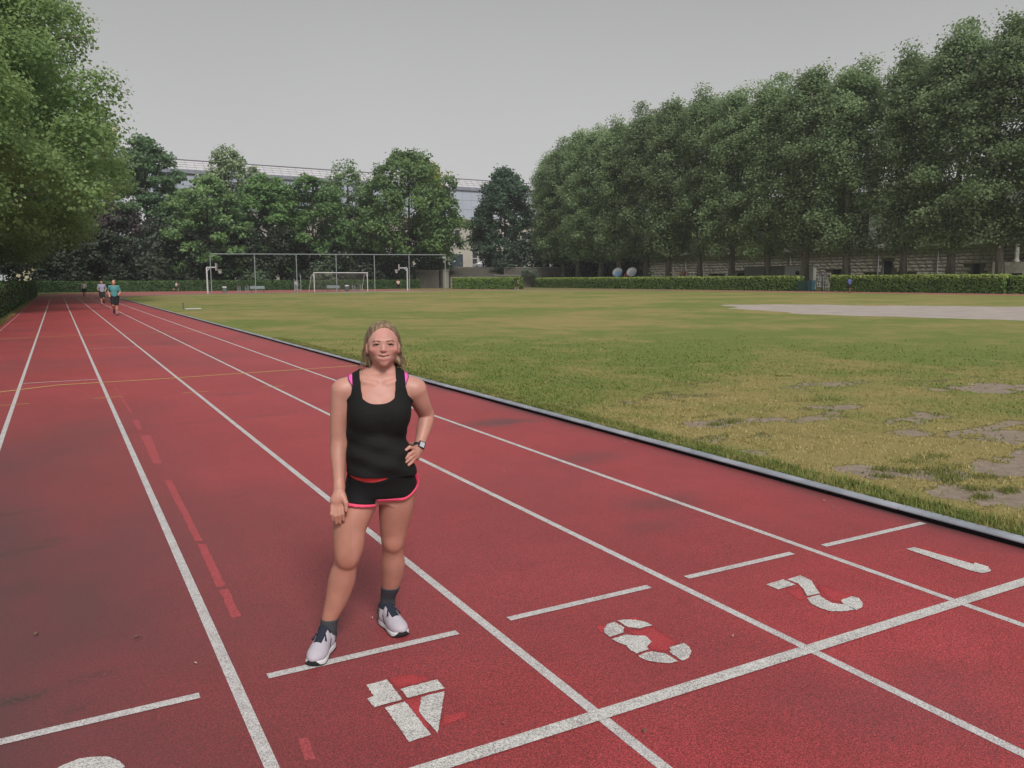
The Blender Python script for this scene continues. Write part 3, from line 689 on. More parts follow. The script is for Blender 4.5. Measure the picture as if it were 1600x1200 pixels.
# glazed upper wall, then a band and the sloping glass roof
mb = MB(); mb.prism(ccw([hp(0, .4), hp(HL, .4), hp(HL, .6), hp(0, .6)]), 17.56, 24.9); up = mb.build('glazed_upper_wall', GLASSY, hall)
mb = MB()
for s0 in np.arange(1, HL, 2.6): mb.prism(ccw([hp(s0, .33), hp(s0 + .10, .33), hp(s0 + .10, .397), hp(s0, .397)]), 17.6, 24.9)
for z in (20.0, 22.4): mb.prism(ccw([hp(0, .34), hp(HL, .34), hp(HL, .395), hp(0, .395)]), z, z + .1)
mb.build('mullion', M('pale steel mullion', (.36, .38, .43), rough=.5), up)['kind'] = 'stuff'
mb = MB(); mb.prism(ccw([hp(0, -.1), hp(HL, -.1), hp(HL, .62), hp(0, .62)]), 24.9, 25.75); gut = mb.build('gutter_band', M('blue grey gutter', (.20, .21, .25), rough=.6, var=.3, vscale=1.5), hall)
mb = MB(); x0 = .3
mb.add([(*hp(0, .3), 25.75), (*hp(HL, .3), 25.75), (*hp(HL, 3.4), 28.1), (*hp(0, 3.4), 28.1), (*hp(HL, 20), 29.0), (*hp(0, 20), 29.0), (*hp(0, 20), 20), (*hp(HL, 20), 20)], [(0, 1, 2, 3), (3, 2, 4, 5), (5, 4, 7, 6)]); rf = mb.build('glass_roof', GLASS2, hall)
mb = MB()
for s0 in np.arange(.5, HL, 1.9): mb.tube([(*hp(s0, .28), 25.8), (*hp(s0, 3.38), 28.16)], .045, 4)
for t_ in (.25, .5, .75): mb.tube([(*hp(0, .3 + 3.1 * t_), 25.8 + 2.35 * t_), (*hp(HL, .3 + 3.1 * t_), 25.8 + 2.35 * t_)], .04, 4)
mb.build('glazing_bar', M('roof glazing bar', (.30, .29, .31), rough=.6), rf)['kind'] = 'stuff'
mb = MB(); mb.tube([(*hp(0, 3.4), 28.15), (*hp(HL, 3.4), 28.15)], .14, 6); mb.build('ridge_rail', TRIMD, rf)

# ---- pale building at the left end
OCHRE = M('ochre stone', (.44, .40, .27), rough=.85, spec=.2, var=.1, vscale=.5)
BLUEGL = M('sky blue window glass', (.30, .36, .42), rough=.12, spec=.7)
tw = tag(empty('corner_building', (7, 195, 0)), 'tall ochre building with blue windows half hidden by the big left trees', 'building')
def tp(x, y): return (x - 7, y - 195)
wn = [(x, x + 1.9, z, z + 3.1) for x in np.arange(1.6, 20, 3.4) for z in (6, 11, 16, 21, 26)]
mb = MB(); rect_wall(mb, tp(-8, 189.2), tp(12.2, 189.2), 0, 33.5, wn); mb.prism(ccw([tp(11.85, 189.6), tp(12.2, 189.6), tp(12.2, 205), tp(11.85, 205)]), 0, 33.5); mb.build('wall', OCHRE, tw)
for a, b_, za, zb in wn:
    mb = MB(); mb.box((-8 - 7 + (a + b_) / 2, 189.42 - 195, (za + zb) / 2), (b_ - a - .02, .06, zb - za - .02)); w_ = mb.build('window', BLUEGL, tw)
    mb = MB(); mb.box((-8 - 7 + (a + b_) / 2, 189.1 - 195, za - .14), (b_ - a + .4, .22, .2)); mb.build('sill', CREAM, w_)
for z in (4.6, 14.4, 24.4, 33.5):
    mb = MB(); mb.box((2.1 - 7, 189.0 - 195, z + .2), (20.6, .36, .45)); mb.build('cornice', TRIMD if z > 30 else OCHRE, tw)

# ---- rusticated stone building on the right
STONE = M('weathered ashlar', (.50, .48, .43), rough=.9, spec=.15, var=.22, vscale=2.2, col2=(.38, .36, .32), c2scale=.5, bump=.02, bscale=6)
STONE_L = M('pale ashlar', (.52, .51, .48), rough=.9, spec=.15, var=.15, vscale=2.2, col2=(.36, .35, .32), c2scale=.5)
JOINT = M('dark joint mortar', (.15, .14, .12), rough=.95)
fort = tag(empty('stone_building', (106, 95, 0)), 'long rusticated stone building in the shade behind the right-hand tree row', 'building')
def fp(x, y): return (x - 106, y - 95)
FY0, FY1 = 50.0, 150.0
ops = [(63.1, 64.1, .0, 3.5), (76.2, 77.7, 0, 4.1), (85.1, 86.8, 0, 3.0), (73.0, 74.4, 1.3, 2.3), (79.6, 80.8, 1.4, 2.3), (105.5, 107.5, 0, 2.6), (111.0, 114.0, 0, 2.5), (97.5, 99.0, 1.0, 2.4)]
holes = [(y0 - FY0, y1 - FY0, a, b_) for y0, y1, a, b_ in ops]
mb = MB()
rect_wall(mb, fp(106.12, FY1), fp(106.12, FY0), 0, 6.0, [(FY1 - y1, FY1 - y0, a, b_) for y0, y1, a, b_ in ops], th=.5)
mb.build('wall', JOINT, fort)
for y0, y1, a, b_ in ops:
    mb = MB(); mb.box((106.45 - 106, (y0 + y1) / 2 - 95, (a + b_) / 2), (.06, y1 - y0, b_ - a)); mb.build('door' if a == 0 else 'cellar_window', NAVY if a == 0 else DARKGL, fort)
mb = MB(); mb.prism(ccw([fp(105.55, FY0), fp(106.6, FY0), fp(106.6, FY1), fp(105.55, FY1)]), 6.0, 6.45); mb.build('cornice', STONE, fort)
mb = MB(); mb.prism(ccw([fp(105.8, FY0), fp(106.6, FY0), fp(106.6, FY1), fp(105.8, FY1)]), 6.46, 6.7); mb.build('cornice', STONE, fort)
uw = [(FY1 - y - 1.5, FY1 - y, 8.2, 11.2) for y in np.arange(55, 147, 6.4)]
mb = MB(); rect_wall(mb, fp(106.3, FY1), fp(106.3, FY0), 6.7, 14.5, uw, th=.5); mb.build('wall', STONE_L, fort)
for a, b_, za, zb in uw:
    mb = MB(); mb.box((.55, FY1 - (a + b_) / 2 - 95, (za + zb) / 2), (.06, b_ - a, zb - za)); mb.build('window', DARKGL, fort)
for y in (78.3, 68.9, 95.0, 121.0):
    mb = MB(); mb.tube([(105.86 - 106, y - 95, 0), (105.86 - 106, y - 95, 5.95)], .07, 8); mb.build('drainpipe', M('lead pipe', (.30, .31, .32), rough=.6) if y == 78.3 else bpy.data.materials['lead pipe'], fort)
# quarry-faced blocks: a few cut shapes shared by all, the nearest 300 single, the rest in one piece
rnd = random.Random(11)
def block_mesh(k, ln, h_):
    mb = MB(); g_ = .022; y0, y1, z0, z1 = -ln / 2 + g_, ln / 2 - g_, -h_ / 2 + g_, h_ / 2 - g_
    ny = max(2, int(ln / .45)); vs = []; fs = []
    vs += [(.0, y0, z0), (.0, y1, z0), (.0, y1, z1), (.0, y0, z1)]
    vs += [(-.07 - rnd.random() * .05, y0 + .03, z0 + .03), (-.07 - rnd.random() * .05, y1 - .03, z0 + .03), (-.07 - rnd.random() * .05, y1 - .03, z1 - .03), (-.07 - rnd.random() * .05, y0 + .03, z1 - .03), (-.15 - rnd.random() * .06, rnd.uniform(-.2, .2) * ln, rnd.uniform(-.1, .1) * h_)]
    fs += [(0, 4, 5, 1), (1, 5, 6, 2), (2, 6, 7, 3), (3, 7, 4, 0), (4, 8, 5), (5, 8, 6), (6, 8, 7), (7, 8, 4)]
    mb.add(vs, [f[::-1] for f in fs]); return mb
CH = .5
kinds = {}
for ln in (.9, 1.2, 1.5):
    for v in range(4): kinds[(ln, v)] = block_mesh(v, ln, CH).mesh('stone_block')
blocks = []
for c in range(12):
    y = FY0; z = c * CH + CH / 2
    if c % 2: y += .45
    while y < FY1 - 1.6:
        ln = rnd.choice((.9, 1.2, 1.5)); ym = y + ln / 2
        if not any(y0 - .02 < y + ln and y < y1 + .02 and a < z + CH / 2 and z - CH / 2 < b_ for y0, y1, a, b_ in ops): blocks.append((ym, z, ln, rnd.randrange(4)))
        y += ln
def vis(bk): return 0 if (bk[1] > 1.9) else 1
blocks.sort(key=lambda q: (vis(q), q[0]))
rest = MB()
for i, (y, z, ln, v) in enumerate(blocks):
    if i < 290:
        me = kinds[(ln, v)]
        o = link('stone_block', me, STONE_L if 60.5 < y < 66.6 else None, fort)
        if not me.materials: me.materials.append(STONE)
        if 60.5 < y < 66.6: pass
        o.location = (106.118 - 106, y - 95, z)
    else:
        mb = block_mesh(0, ln, CH); rest.add([(a + .118, b_ + y - 95, c + z) for a, b_, c in mb.v], mb.f)
o = rest.build('stone_block', STONE, fort); o['kind'] = 'stuff'
for me in kinds.values():
    me.materials.clear(); me.materials.append(STONE)
# end pavilion with columns
pav = tag(empty('end_pavilion', (105, 55, 0)), 'pale pavilion with columns above a dark cellar door at the right edge', 'building')
def pq(x, y): return (x - 105, y - 55)
mb = MB(); rect_wall(mb, pq(104.4, 60.4), pq(104.4, 50), 0, 3.6, [(2.2, 3.8, 0.4, 2.2)], th=.6); mb.build('plinth', STONE, pav)
mb = MB(); mb.box((-.35, 60.4 - 3.0 - 55, 1.3), (.06, 1.6, 1.8)); mb.build('cellar_door', DARKGL, pav)
for y in (59.7, 57.6, 55.5, 53.4):
    mb = MB(); mb.lathe([(.36, 0), (.36, .2), (.27, .3), (.24, 3.2), (.3, 3.35), (.38, 3.5)], (-.3, y - 55, 3.6), 12); mb.build('column', STONE_L, pav)
mb = MB(); mb.box((-.2, 0, 7.5), (1.1, 11, .8)); mb.build('entablature', STONE_L, pav)
mb = MB(); mb.box((1.2, 0, 5.3), (.3, 11, 3.4)); mb.build('back_wall', NAVY, pav)

# ---- terrace, steps and stone walls in the middle distance
BRICKY = M('mossy stone wall', (.105, .095, .078), rough=.95, spec=.1, var=.25, vscale=1.2, col2=(.10, .095, .08), c2scale=.6, bump=.03, bscale=5)
PALEST = M('pale coping stone', (.20, .19, .165), rough=.9, var=.15, vscale=2)
mb = MB(); mb.prism(ccw([(63, 172), (76, 166), (92, 163), (112, 150), (135, 160), (135, 198.5), (60, 192.0)]), -.5, 4.5)
terrace = tag(mb.build('terrace_ground', M('terrace gravel', (.24, .22, .19), rough=.95, var=.2, vscale=1)), kind='structure')
st = tag(empty('garden_steps', (80, 158, 0)), 'dark flight of garden steps up to the terrace behind the hedge', 'steps')
sa, sb_ = Vector((71.5, 154.5)), Vector((80.5, 149.2)); sdv = (sb_ - sa).normalized(); snv = Vector((-sdv.y, sdv.x))
for k in range(12):
    a = sa + snv * (k * .75); b_ = sb_ + snv * (k * .75)
    mb = MB(); mb.prism(ccw([(q.x - 80, q.y - 158) for q in (a, b_, b_ + snv * .8, a + snv * .8)]), 1.6 if k else -.3, 1.85 + k * .225); mb.build('step', BRICKY, st)
mb = MB(); a = sa - snv * .4; b_ = sb_ - snv * .4
mb.prism(ccw([(q.x - 80, q.y - 158) for q in (a, b_, b_ + snv * .35, a + snv * .35)]), -.3, 2.25); mb.build('low_wall', PALEST, st)
pr = tag(empty('gate_pier', (68.5, 150.8, 0)), 'pale stone gate pier left of the garden steps', 'pier')
mb = MB(); mb.box((0, 0, 1.7), (1.25, 1.25, 3.6)); mb.build('shaft', PALEST, pr, bevel=.03)
mb = MB(); mb.box((0, 0, 3.6), (1.5, 1.5, .25)); mb.build('cap', PALEST, pr, bevel=.03)
def low_wall(name, pts, z1s, label, mat=BRICKY, cat='wall'):
    mb = MB(); L, Rr = ribbon_polys(pts, .5); n = len(pts)
    vs = [(p.x, p.y, -.4) for p in L] + [(p.x, p.y, -.4) for p in Rr] + [(p.x, p.y, z) for p, z in zip(L, z1s)] + [(p.x, p.y, z) for p, z in zip(Rr, z1s)]
    fs = []
    for i in range(n - 1): fs += [(i, i + 1, 2 * n + i + 1, 2 * n + i), (n + i + 1, n + i, 3 * n + i, 3 * n + i + 1), (2 * n + i, 2 * n + i + 1, 3 * n + i + 1, 3 * n + i)]
    fs += [(0, 2 * n, 3 * n, n), (n - 1, 2 * n - 1, 4 * n - 1, 3 * n - 1)]
    mb.add(vs, fs); w_ = tag(mb.build(name, mat), label, cat)
    mb = MB(); L, Rr = ribbon_polys(pts, .62)
    vs = [(p.x, p.y, z + .003) for p, z in zip(L, z1s)] + [(p.x, p.y, z + .003) for p, z in zip(Rr, z1s)] + [(p.x, p.y, z + .16) for p, z in zip(L, z1s)] + [(p.x, p.y, z + .16) for p, z in zip(Rr, z1s)]
    mb.add(vs, fs + [(i, n + i, n + i + 1, i + 1) for i in range(n - 1)]); mb.build('coping', PALEST, w_)
    return w_
low_wall('terrace_wall', [(80.8, 148.4), (88, 146), (98, 140)], [4.0, 4.0, 3.9], 'mossy brown retaining wall right of the garden steps, below the parked cars')
low_wall('terrace_wall', [(58.5, 157.5), (63, 154.5), (67.6, 151.6)], [3.4, 3.4, 3.4], 'dark stone wall left of the gate pier under the big maple')
low_wall('low_boundary_wall', [(78, 147.5), (83.5, 146.0)], [2.5, 2.4], 'low mossy boundary wall at the gap between the two hedges')

# ---- cars
def car(name, label, col, loc, rz, group=None, z=0):
    root = tag(empty(name, (loc[0], loc[1], z), rz), label, 'car', group)
    paint = M('car paint ' + name + str(len(bpy.data.materials)), col, rough=.25, spec=.6)
    prof = [(-2.05, .45), (-2.1, .75), (-1.95, .92), (-1.15, 1.0), (-.45, 1.42), (.75, 1.46), (1.55, 1.05), (2.0, .95), (2.1, .7), (2.05, .4), (1.75, .28), (-1.8, .28)]
    mb = MB(); n = len(prof)
    def w_(z_): return .86 if z_ < 1.0 else .86 - (z_ - 1.0) * .42
    mb.add([(x, -w_(z_), z_) for x, z_ in prof] + [(x, w_(z_), z_) for x, z_ in prof], [tuple(range(n)), tuple(range(2 * n - 1, n - 1, -1))] + [(i, n + i, n + (i + 1) % n, (i + 1) % n) for i in range(n)])
    mb.build('body', paint, root, bevel=.04)
    for sgn in (-1, 1):
        mb = MB(); q = [(-.98, 1.03), (-.42, 1.36), (.68, 1.39), (1.35, 1.06)]
        mb.add([(x, sgn * (w_(z_) + .012), z_) for x, z_ in q], [(0, 1, 2, 3) if sgn > 0 else (3, 2, 1, 0)]); mb.build('side_window', DARKGL, root)
    mb = MB(); mb.add([(-1.12, -.78, 1.03), (-1.12, .78, 1.03), (-.50, .68, 1.405), (-.50, -.68, 1.405)], [(3, 2, 1, 0)]); mb.build('windscreen', DARKGL, root)
    mb = MB(); mb.add([(1.56, -.78, 1.07), (1.56, .78, 1.07), (.80, .68, 1.45), (.80, -.68, 1.45)], [(0, 1, 2, 3)]); mb.build('rear_window', DARKGL, root)
    for x in (-1.3, 1.3):
        for sgn in (-1, 1):
            mb = MB(); mb.tube([(x, sgn * .70, .32), (x, sgn * .90, .32)], .32, 16); wh = mb.build('wheel', KBASE, root)
            mb = MB(); mb.tube([(x, sgn * .88, .32), (x, sgn * .905, .32)], .19, 12); mb.build('rim', ALU, wh)
    for sgn in (-1, 1):
        mb = MB(); mb.box((-2.03, sgn * .62, .76), (.1, .3, .13)); mb.build('headlight', FRAMEW, root)
    return root
car('parked_car', 'white car parked on the terrace beside the navy garage door', (.62, .63, .66), (92.3, 181.5), R(165), z=4.5)
car('parked_car', 'dark red car parked on the terrace behind the white car', (.22, .018, .02), (95.6, 183.0), R(95), z=4.5)
car('parked_car', 'silver car of which only the roof shows above the right hedge', (.42, .45, .48), (98, 72.3), R(92), z=.55)

# ---- site hut and grey block behind the right hedge
hut = tag(empty('site_hut', (97.6, 85.3, 0)), 'white site hut with two small dark windows behind the right hedge', 'hut')
WHITEHUT = M('white hut panel', (.80, .80, .78), rough=.6, var=.05, vscale=2)
mb = MB(); rect_wall(mb, (-.6, 2.6), (-.6, -2.8), 0, 3.5, [(2.05, 2.85, 1.9, 2.75), (3.05, 3.85, 1.9, 2.75)], th=.12); mb.box((-.1, 0, 1.75), (.7, 5.3, 3.44)); mb.build('wall', WHITEHUT, hut)
for s0 in (2.05, 3.05):
    mb = MB(); mb.box((-.53, 2.6 - s0 - .4, 2.32), (.03, .78, .83)); w_ = mb.build('window', DARKGL, hut)
mb = MB(); mb.box((-.15, -.1, 3.56), (1.3, 5.7, .12)); mb.build('roof', M('grey hut roof', (.42, .43, .44), rough=.6), hut)
mb = MB(); rect_wall(mb, (98.2, 97.6), (98.2, 88.4), 0, 3.6, [], th=.4)
tag(mb.build('grey_screen_wall', M('grey render wall', (.30, .30, .29), rough=.9, var=.15, vscale=.8)), 'plain grey screen wall left of the white hut', 'wall')
mb = MB(); rect_wall(mb, (100, 141.6), (100, 138.6), 0, 3.4, [], th=.4)
tag(mb.build('grey_screen_wall', bpy.data.materials['grey render wall']), 'short grey screen wall left of the two white parasols', 'wall')

# ================================================================== sports equipment
GALV = M('pale galvanised steel', (.25, .28, .30), rough=.5, spec=.5, var=.08, vscale=3)
WPAINT = M('white painted steel', (.55, .55, .56), rough=.5)
NET = M('grey net cord', (.30, .31, .31), rough=.9)
fr = tag(empty('ball_stop_frame', (16.82, 108.76, 0)), 'tall steel ball stop frame with seven posts along the far end of the track', 'frame')
PP = [(16.82, 108.76), (22.63, 110.15), (28.51, 111.52), (34.5, 112.81), (40.63, 114.04), (46.6, 115.3), (53.34, 116.9)]
ZT = [5.10, 5.18, 5.26, 5.33, 5.41, 5.48, 5.58]
loc = lambda p: (p[0] - 16.82, p[1] - 108.76)
for p, z in zip(PP, ZT):
    mb = MB(); mb.tube([(*loc(p), -.05), (*loc(p), z - .1)], .058, 10); mb.build('post', GALV, fr)
mb = MB(); mb.tube([(*loc(p), z) for p, z in zip(PP, ZT)], .065, 8); mb.build('top_rail', GALV, fr)
mb = MB(); mb.box((*loc((53.0, 116.7)), 5.15), (.5, .3, .3)); mb.build('lamp_head', GALV, fr)
mb = MB()
for i in range(6):
    a, b_ = Vector(loc(PP[i])), Vector(loc(PP[i + 1]))
    for z in np.arange(.5, 5.0, .55): mb.tube([(a.x, a.y, z), (b_.x, b_.y, z)], .006, 3, cap=False)
mb.build('net', M('dark net cord', (.05, .055, .055), rough=.9), fr)['kind'] = 'stuff'

def hoop(name, label, p, d, z_arm, z_b):
    """basketball stand: mast with a brace, arm towards d, board and ring"""
    root = tag(empty(name, (p[0], p[1], 0)), label, 'basketball hoop', 'basketball stands'); d = Vector(d).normalized(); n = Vector((-d.y, d.x)); A = 1.15
    mb = MB(); mb.tube([(0, 0, 0), (0, 0, z_arm)], .10, 10); mb.build('mast', WPAINT, root)
    mb = MB(); mb.tube([(0, 0, z_arm), (d.x * A, d.y * A, z_arm)], .08, 8); mb.tube([(0, 0, z_arm - .5), (d.x * .5, d.y * .5, z_arm)], .05, 6); mb.build('arm', WPAINT, root)
    mb = MB(); c = d * (A + .06); hw = .8
    mb.add([(c.x + sx * n.x * hw + t * d.x, c.y + sx * n.y * hw + t * d.y, z) for t in (0, .05) for sx, z in ((-1, z_b - .95), (1, z_b - .95), (1, z_b), (-1, z_b))], [(3, 2, 1, 0), (4, 5, 6, 7), (0, 1, 5, 4), (1, 2, 6, 5), (2, 3, 7, 6), (3, 0, 4, 7)])
    bd = mb.build('backboard', WPAINT, root)
    mb = MB(); rc = d * (A + .5); zr = z_b - .85
    mb.tube([(rc.x + .26 * math.cos(a), rc.y + .26 * math.sin(a), zr) for a in np.linspace(0, 2 * math.pi, 17)], .03, 6, cap=False); rg = mb.build('ring', M('ring steel' + name, (.45, .36, .30), rough=.6), root)
    mb = MB()
    for k in range(12):
        a = k * math.pi / 6
        mb.tube([(rc.x + .25 * math.cos(a), rc.y + .25 * math.sin(a), zr), (rc.x + .17 * math.cos(a + .3), rc.y + .17 * math.sin(a + .3), zr - .28), (rc.x + .15 * math.cos(a), rc.y + .15 * math.sin(a), zr - .5)], .018, 4)
    mb.build('net', WPAINT, rg)
    return root
hoop('basketball_stand', 'white basketball stand beside the left end post, hoop facing right', (16.9, 112.5), (1, -.30), 3.45, 3.98)
hoop('basketball_stand', 'white basketball stand behind the right bay of the frame, hoop facing left', (47.3, 117.9), (-.92, .45), 3.52, 4.1)
mb = MB()
gl = tag(empty('football_goal', (32.3, 116.6, 0)), 'white football goal with a dark net inside the ball stop frame', 'goal')
G0, Gv = Vector((0, 0)), Vector((8.6, 1.5)); gn = Vector((-Gv.y, Gv.x)).normalized(); GH = 2.78
mb.tube([(0, 0, 0), (0, 0, GH - .07)], .07, 8); mb.build('goal_post', WPAINT, gl)
mb = MB(); mb.tube([(Gv.x, Gv.y, 0), (Gv.x, Gv.y, GH - .07)], .07, 8); mb.build('goal_post', WPAINT, gl)
mb = MB(); mb.tube([(-.07, 0, GH), (Gv.x + .07, Gv.y, GH)], .075, 8); mb.build('crossbar', WPAINT, gl)
for q in (G0, Gv):
    mb = MB(); b1 = q + gn * .9; b2 = q + gn * 1.9
    mb.tube([(q.x, q.y, GH - .1), (b1.x, b1.y, GH - .25), (b2.x, b2.y, 0)], .035, 6); mb.tube([(q.x, q.y, GH - .8), ((q + gn * .45).x, (q + gn * .45).y, GH - .16)], .04, 6); mb.build('stay', WPAINT, gl)
mb = MB()
for k in range(45):
    q = Gv * (k / 44); b1 = q + gn * .9; b2 = q + gn * 1.9; mb.tube([(q.x, q.y, GH), (b1.x, b1.y, GH - .25), (b2.x, b2.y, 0)], .008, 3, cap=False)
for t_ in np.linspace(0, 1, 14):
    q = gn * (.9 + t_ * 1.0); mb.tube([(q.x, q.y, (GH - .25) * (1 - t_)), (q.x + Gv.x, q.y + Gv.y, (GH - .25) * (1 - t_))], .008, 3, cap=False)
mb.build('net', NET, gl)['kind'] = 'stuff'
tp_ = tag(empty('training_bars', (29.2, 112.2, 0)), 'slim upright training bar with a low rung next to the third frame post', 'training bars')
for x in (0, -.9):
    mb = MB(); mb.tube([(x, 0, 0), (x, 0, 2.45 if x == 0 else 1.9)], .05, 8); mb.build('upright', GALV, tp_)
mb = MB(); mb.tube([(0, 0, .45), (-.9, 0, .45)], .04, 8); mb.build('rung', GALV, tp_)

def bench(label, p, a):
    root = tag(empty('park_bench', (p[0], p[1], 0), a), label, 'bench', 'benches in front of the far hedge')
    BG = bpy.data.materials.get('grey green bench') or M('grey green bench', (.20, .24, .25), rough=.6)
    for k in range(3):
        mb = MB(); mb.box((0, -.14 + k * .15, .47), (2.1, .12, .04)); mb.build('seat_slat', BG, root)
    for k in range(3):
        mb = MB(); mb.box((0, .26 + k * .03, .58 + k * .13), (2.1, .035, .11), rx=-.2); mb.build('back_slat', BG, root)
    for x in (-.9, .9):
        mb = MB(); mb.tube([(x, -.2, 0), (x, -.2, .44), (x, .22, .44), (x, .34, .9)], .03, 6); mb.tube([(x, .22, .44), (x, .3, 0)], .03, 6); mb.build('leg', TRIMD, root)
bench('grey slatted bench by the second frame post', (25.2, 121.2), R(2)); bench('grey slatted bench seen through the football goal', (36.4, 120.6), R(5))
def bin_(label, p, col, lid, h_=.85, r_=.3):
    root = tag(empty('litter_bin', (p[0], p[1], 0)), label, 'litter bin')
    mb = MB(); mb.lathe([(r_ * .85, 0), (r_, .02), (r_, h_ * .78)], n=14); mb.build('body', M('bin ' + label[:12], col, rough=.6), root, smooth=False)
    mb = MB(); mb.lathe([(r_ * 1.08, h_ * .785), (r_ * 1.12, h_ * .86), (r_ * .9, h_)], n=14); mb.build('lid', M('lid ' + label[:12], lid, rough=.5), root)
bin_('grey green litter bin with a pale lid next to the left basketball stand', (20.8, 122.8), (.10, .14, .13), (.52, .54, .54)); bin_('grey litter bin with a pale lid right of the bench in the goal', (38.5, 120.8), (.10, .12, .14), (.55, .56, .57), .95)
def rack(label, p):
    root = tag(empty('bike_rack', (p[0], p[1], 0)), label, 'bike rack', 'small hoop racks in front of the far hedge')
    for dx in (0, .32):
        mb = MB(); mb.tube([(dx, 0, 0), (dx, 0, .8), (dx + .05, .08, .9), (dx + .18, .3, .9), (dx + .2, .36, .8), (dx + .2, .36, 0)], .03, 6); mb.build('hoop', GALV, root)
for lb, p in (('small grey hoop rack right of the grey green bin', (22.4, 121.6)), ('small grey hoop rack just left of the first bench', (23.5, 121.5)), ('small pale hoop rack right of the bin behind the goal', (39.5, 121.2)), ('small pale hoop rack near the right goal post', (40.8, 121.4))): rack(lb, p)
sk = tag(empty('pop_up_sprinkler', (6.0, 50.2, 0)), 'small dark sprinkler post with a pale plate on the grass', 'sprinkler')
mb = MB(); mb.tube([(0, 0, 0), (0, 0, .42)], .035, 8); mb.build('post', TRIMD, sk)
mb = MB(); mb.box((.55, .05, .06), (.9, .3, .05)); mb.build('plate', M('pale plate', (.5, .5, .5), rough=.7), sk)

# things in the gap of the right hedge
GREENP = M('green painted mesh', (.020, .060, .048), rough=.6, var=.2, vscale=4)
fnc = tag(empty('mesh_panel', (86.0, 74.5, 0)), 'dark green mesh fence panel at the end of the long right hedge', 'fence')
mb = MB(); mb.box((0, .03, .66), (.03, 1.7, 1.28)); mb.build('panel', GREENP, fnc)
for y in (-.86, .92):
    mb = MB(); mb.box((0, y, .7), (.06, .06, 1.4)); mb.build('post', GREENP, fnc)
TEAL = M('blue green bin plastic', (.030, .085, .105), rough=.5)
wb = tag(empty('wheelie_bin', (85.9, 73.0, 0)), 'blue green wheeled bin standing beside the green mesh panel', 'bin')
mb = MB(); mb.add([(-.25, -.32, .08), (.25, -.32, .08), (.25, .32, .08), (-.25, .32, .08), (-.33, -.40, 1.3), (.33, -.40, 1.3), (.33, .40, 1.3), (-.33, .40, 1.3)], [(3, 2, 1, 0), (0, 1, 5, 4), (1, 2, 6, 5), (2, 3, 7, 6), (3, 0, 4, 7), (4, 5, 6, 7)]); mb.build('body', TEAL, wb)
mb = MB(); mb.box((.02, 0, 1.37), (.74, .84, .1), ry=-.06); mb.build('lid', TEAL, wb)
mb = MB(); mb.tube([(.28, -.36, .12), (.28, .36, .12)], .12, 10); mb.build('wheel', KBASE, wb)
for (yy, lb, sg) in ((73.6, 'white curved tube climbing frame, left of the dark lamp post', 1), (71.75, 'white curved tube climbing frame, right of the dark lamp post', -1)):
    fr2 = tag(empty('tube_frame', (88.6, yy, 0)), lb, 'tube frame', 'white tube frames in the hedge gap')
    for k in range(3):
        y = (.62 - k * .42) * sg
        mb = MB(); mb.tube([(0, y + .22 * sg, .55), (0, y + .15 * sg, 1.2), (0, y + .05 * sg, 1.75), (0, y - .05 * sg, 2.02), (.3, y - .1 * sg, 2.05), (.9, y - .05 * sg, 1.3), (1.0, y, 0)], .045, 8); mb.build('rib', WPAINT, fr2)
    mb = MB(); mb.tube([(0, .7 * sg, 2.03), (0, -.45 * sg, 2.07)], .04, 8); mb.build('cross_tube', WPAINT, fr2)
    mb = MB(); mb.tube([(0, .84 * sg, .55), (0, -.3 * sg, .55)], .05, 8); mb.build('cross_tube', WPAINT, fr2)
lp = tag(empty('lamp_post', (87.0, 71.6 + .6, 0)), 'dark short lamp post between the two white tube frames', 'lamp post')
mb = MB(); mb.lathe([(.14, 0), (.12, .3), (.07, .5), (.06, 1.9)], n=10); mb.build('post', GREENP, lp)
mb = MB(); mb.lathe([(.10, 1.9), (.22, 2.0), (.26, 2.2), (.16, 2.36), (.03, 2.42)], n=10); mb.build('lamp_head', TRIMD, lp)

# parasols, table and chair behind the right hedge
def parasol(label, p, inner_col, tilt):
    root = tag(empty('parasol', (p[0], p[1], 0)), label, 'parasol', 'white parasols behind the right hedge')
    mb = MB(); mb.tube([(0, 0, 0), (0, 0, 2.6)], .03, 8); mb.build('pole', WPAINT, root)
    A = M('parasol cloth', (.88, .88, .90), rough=.8) if not bpy.data.materials.get('parasol cloth') else bpy.data.materials['parasol cloth']
    B = M('parasol band ' + label[:9], inner_col, rough=.8)
    rot = Matrix.Translation((0, 0, 2.95)) @ Matrix.Rotation(tilt[1], 4, 'Z') @ Matrix.Rotation(tilt[0], 4, 'Y')
    for k in range(8):
        a0, a1 = k * math.pi / 4, (k + 1) * math.pi / 4
        mb = MB(); rr = (.03, .38, .72, .96); zz = (.36, .29, .15, -.05)
        vs = []
        for r_, z in zip(rr, zz):
            for a in (a0 + .01, (a0 + a1) / 2, a1 - .01): vs.append(rot @ Vector((r_ * math.cos(a) * (1 if a in (a0 + .01, a1 - .01) else .97), r_ * math.sin(a) * (1 if a in (a0 + .01, a1 - .01) else .97), z)))
        mb.add(vs, [(i * 3 + j, i * 3 + 3 + j, i * 3 + 4 + j, i * 3 + 1 + j) for i in range(3) for j in range(2)])
        mb.build('canopy_panel', B if k in (3, 4, 5) else A, root)
parasol('white and bright blue parasol tilted towards the track behind the hedge', (89.9, 121.2), (.34, .56, .86), (R(-62), R(35)))
parasol('white and grey parasol tilted towards the track behind the hedge', (89.9, 116.9), (.60, .62, .72), (R(-62), R(35)))
ch = tag(empty('garden_chair', (90.2, 119.5, 0)), 'red garden chair between the two parasols', 'chair')
REDC = M('red plastic', (.34, .03, .04), rough=.5)
mb = MB(); mb.box((.25, 0, 2.05), (.08, .9, 1.1), ry=.15); mb.build('backrest', REDC, ch)
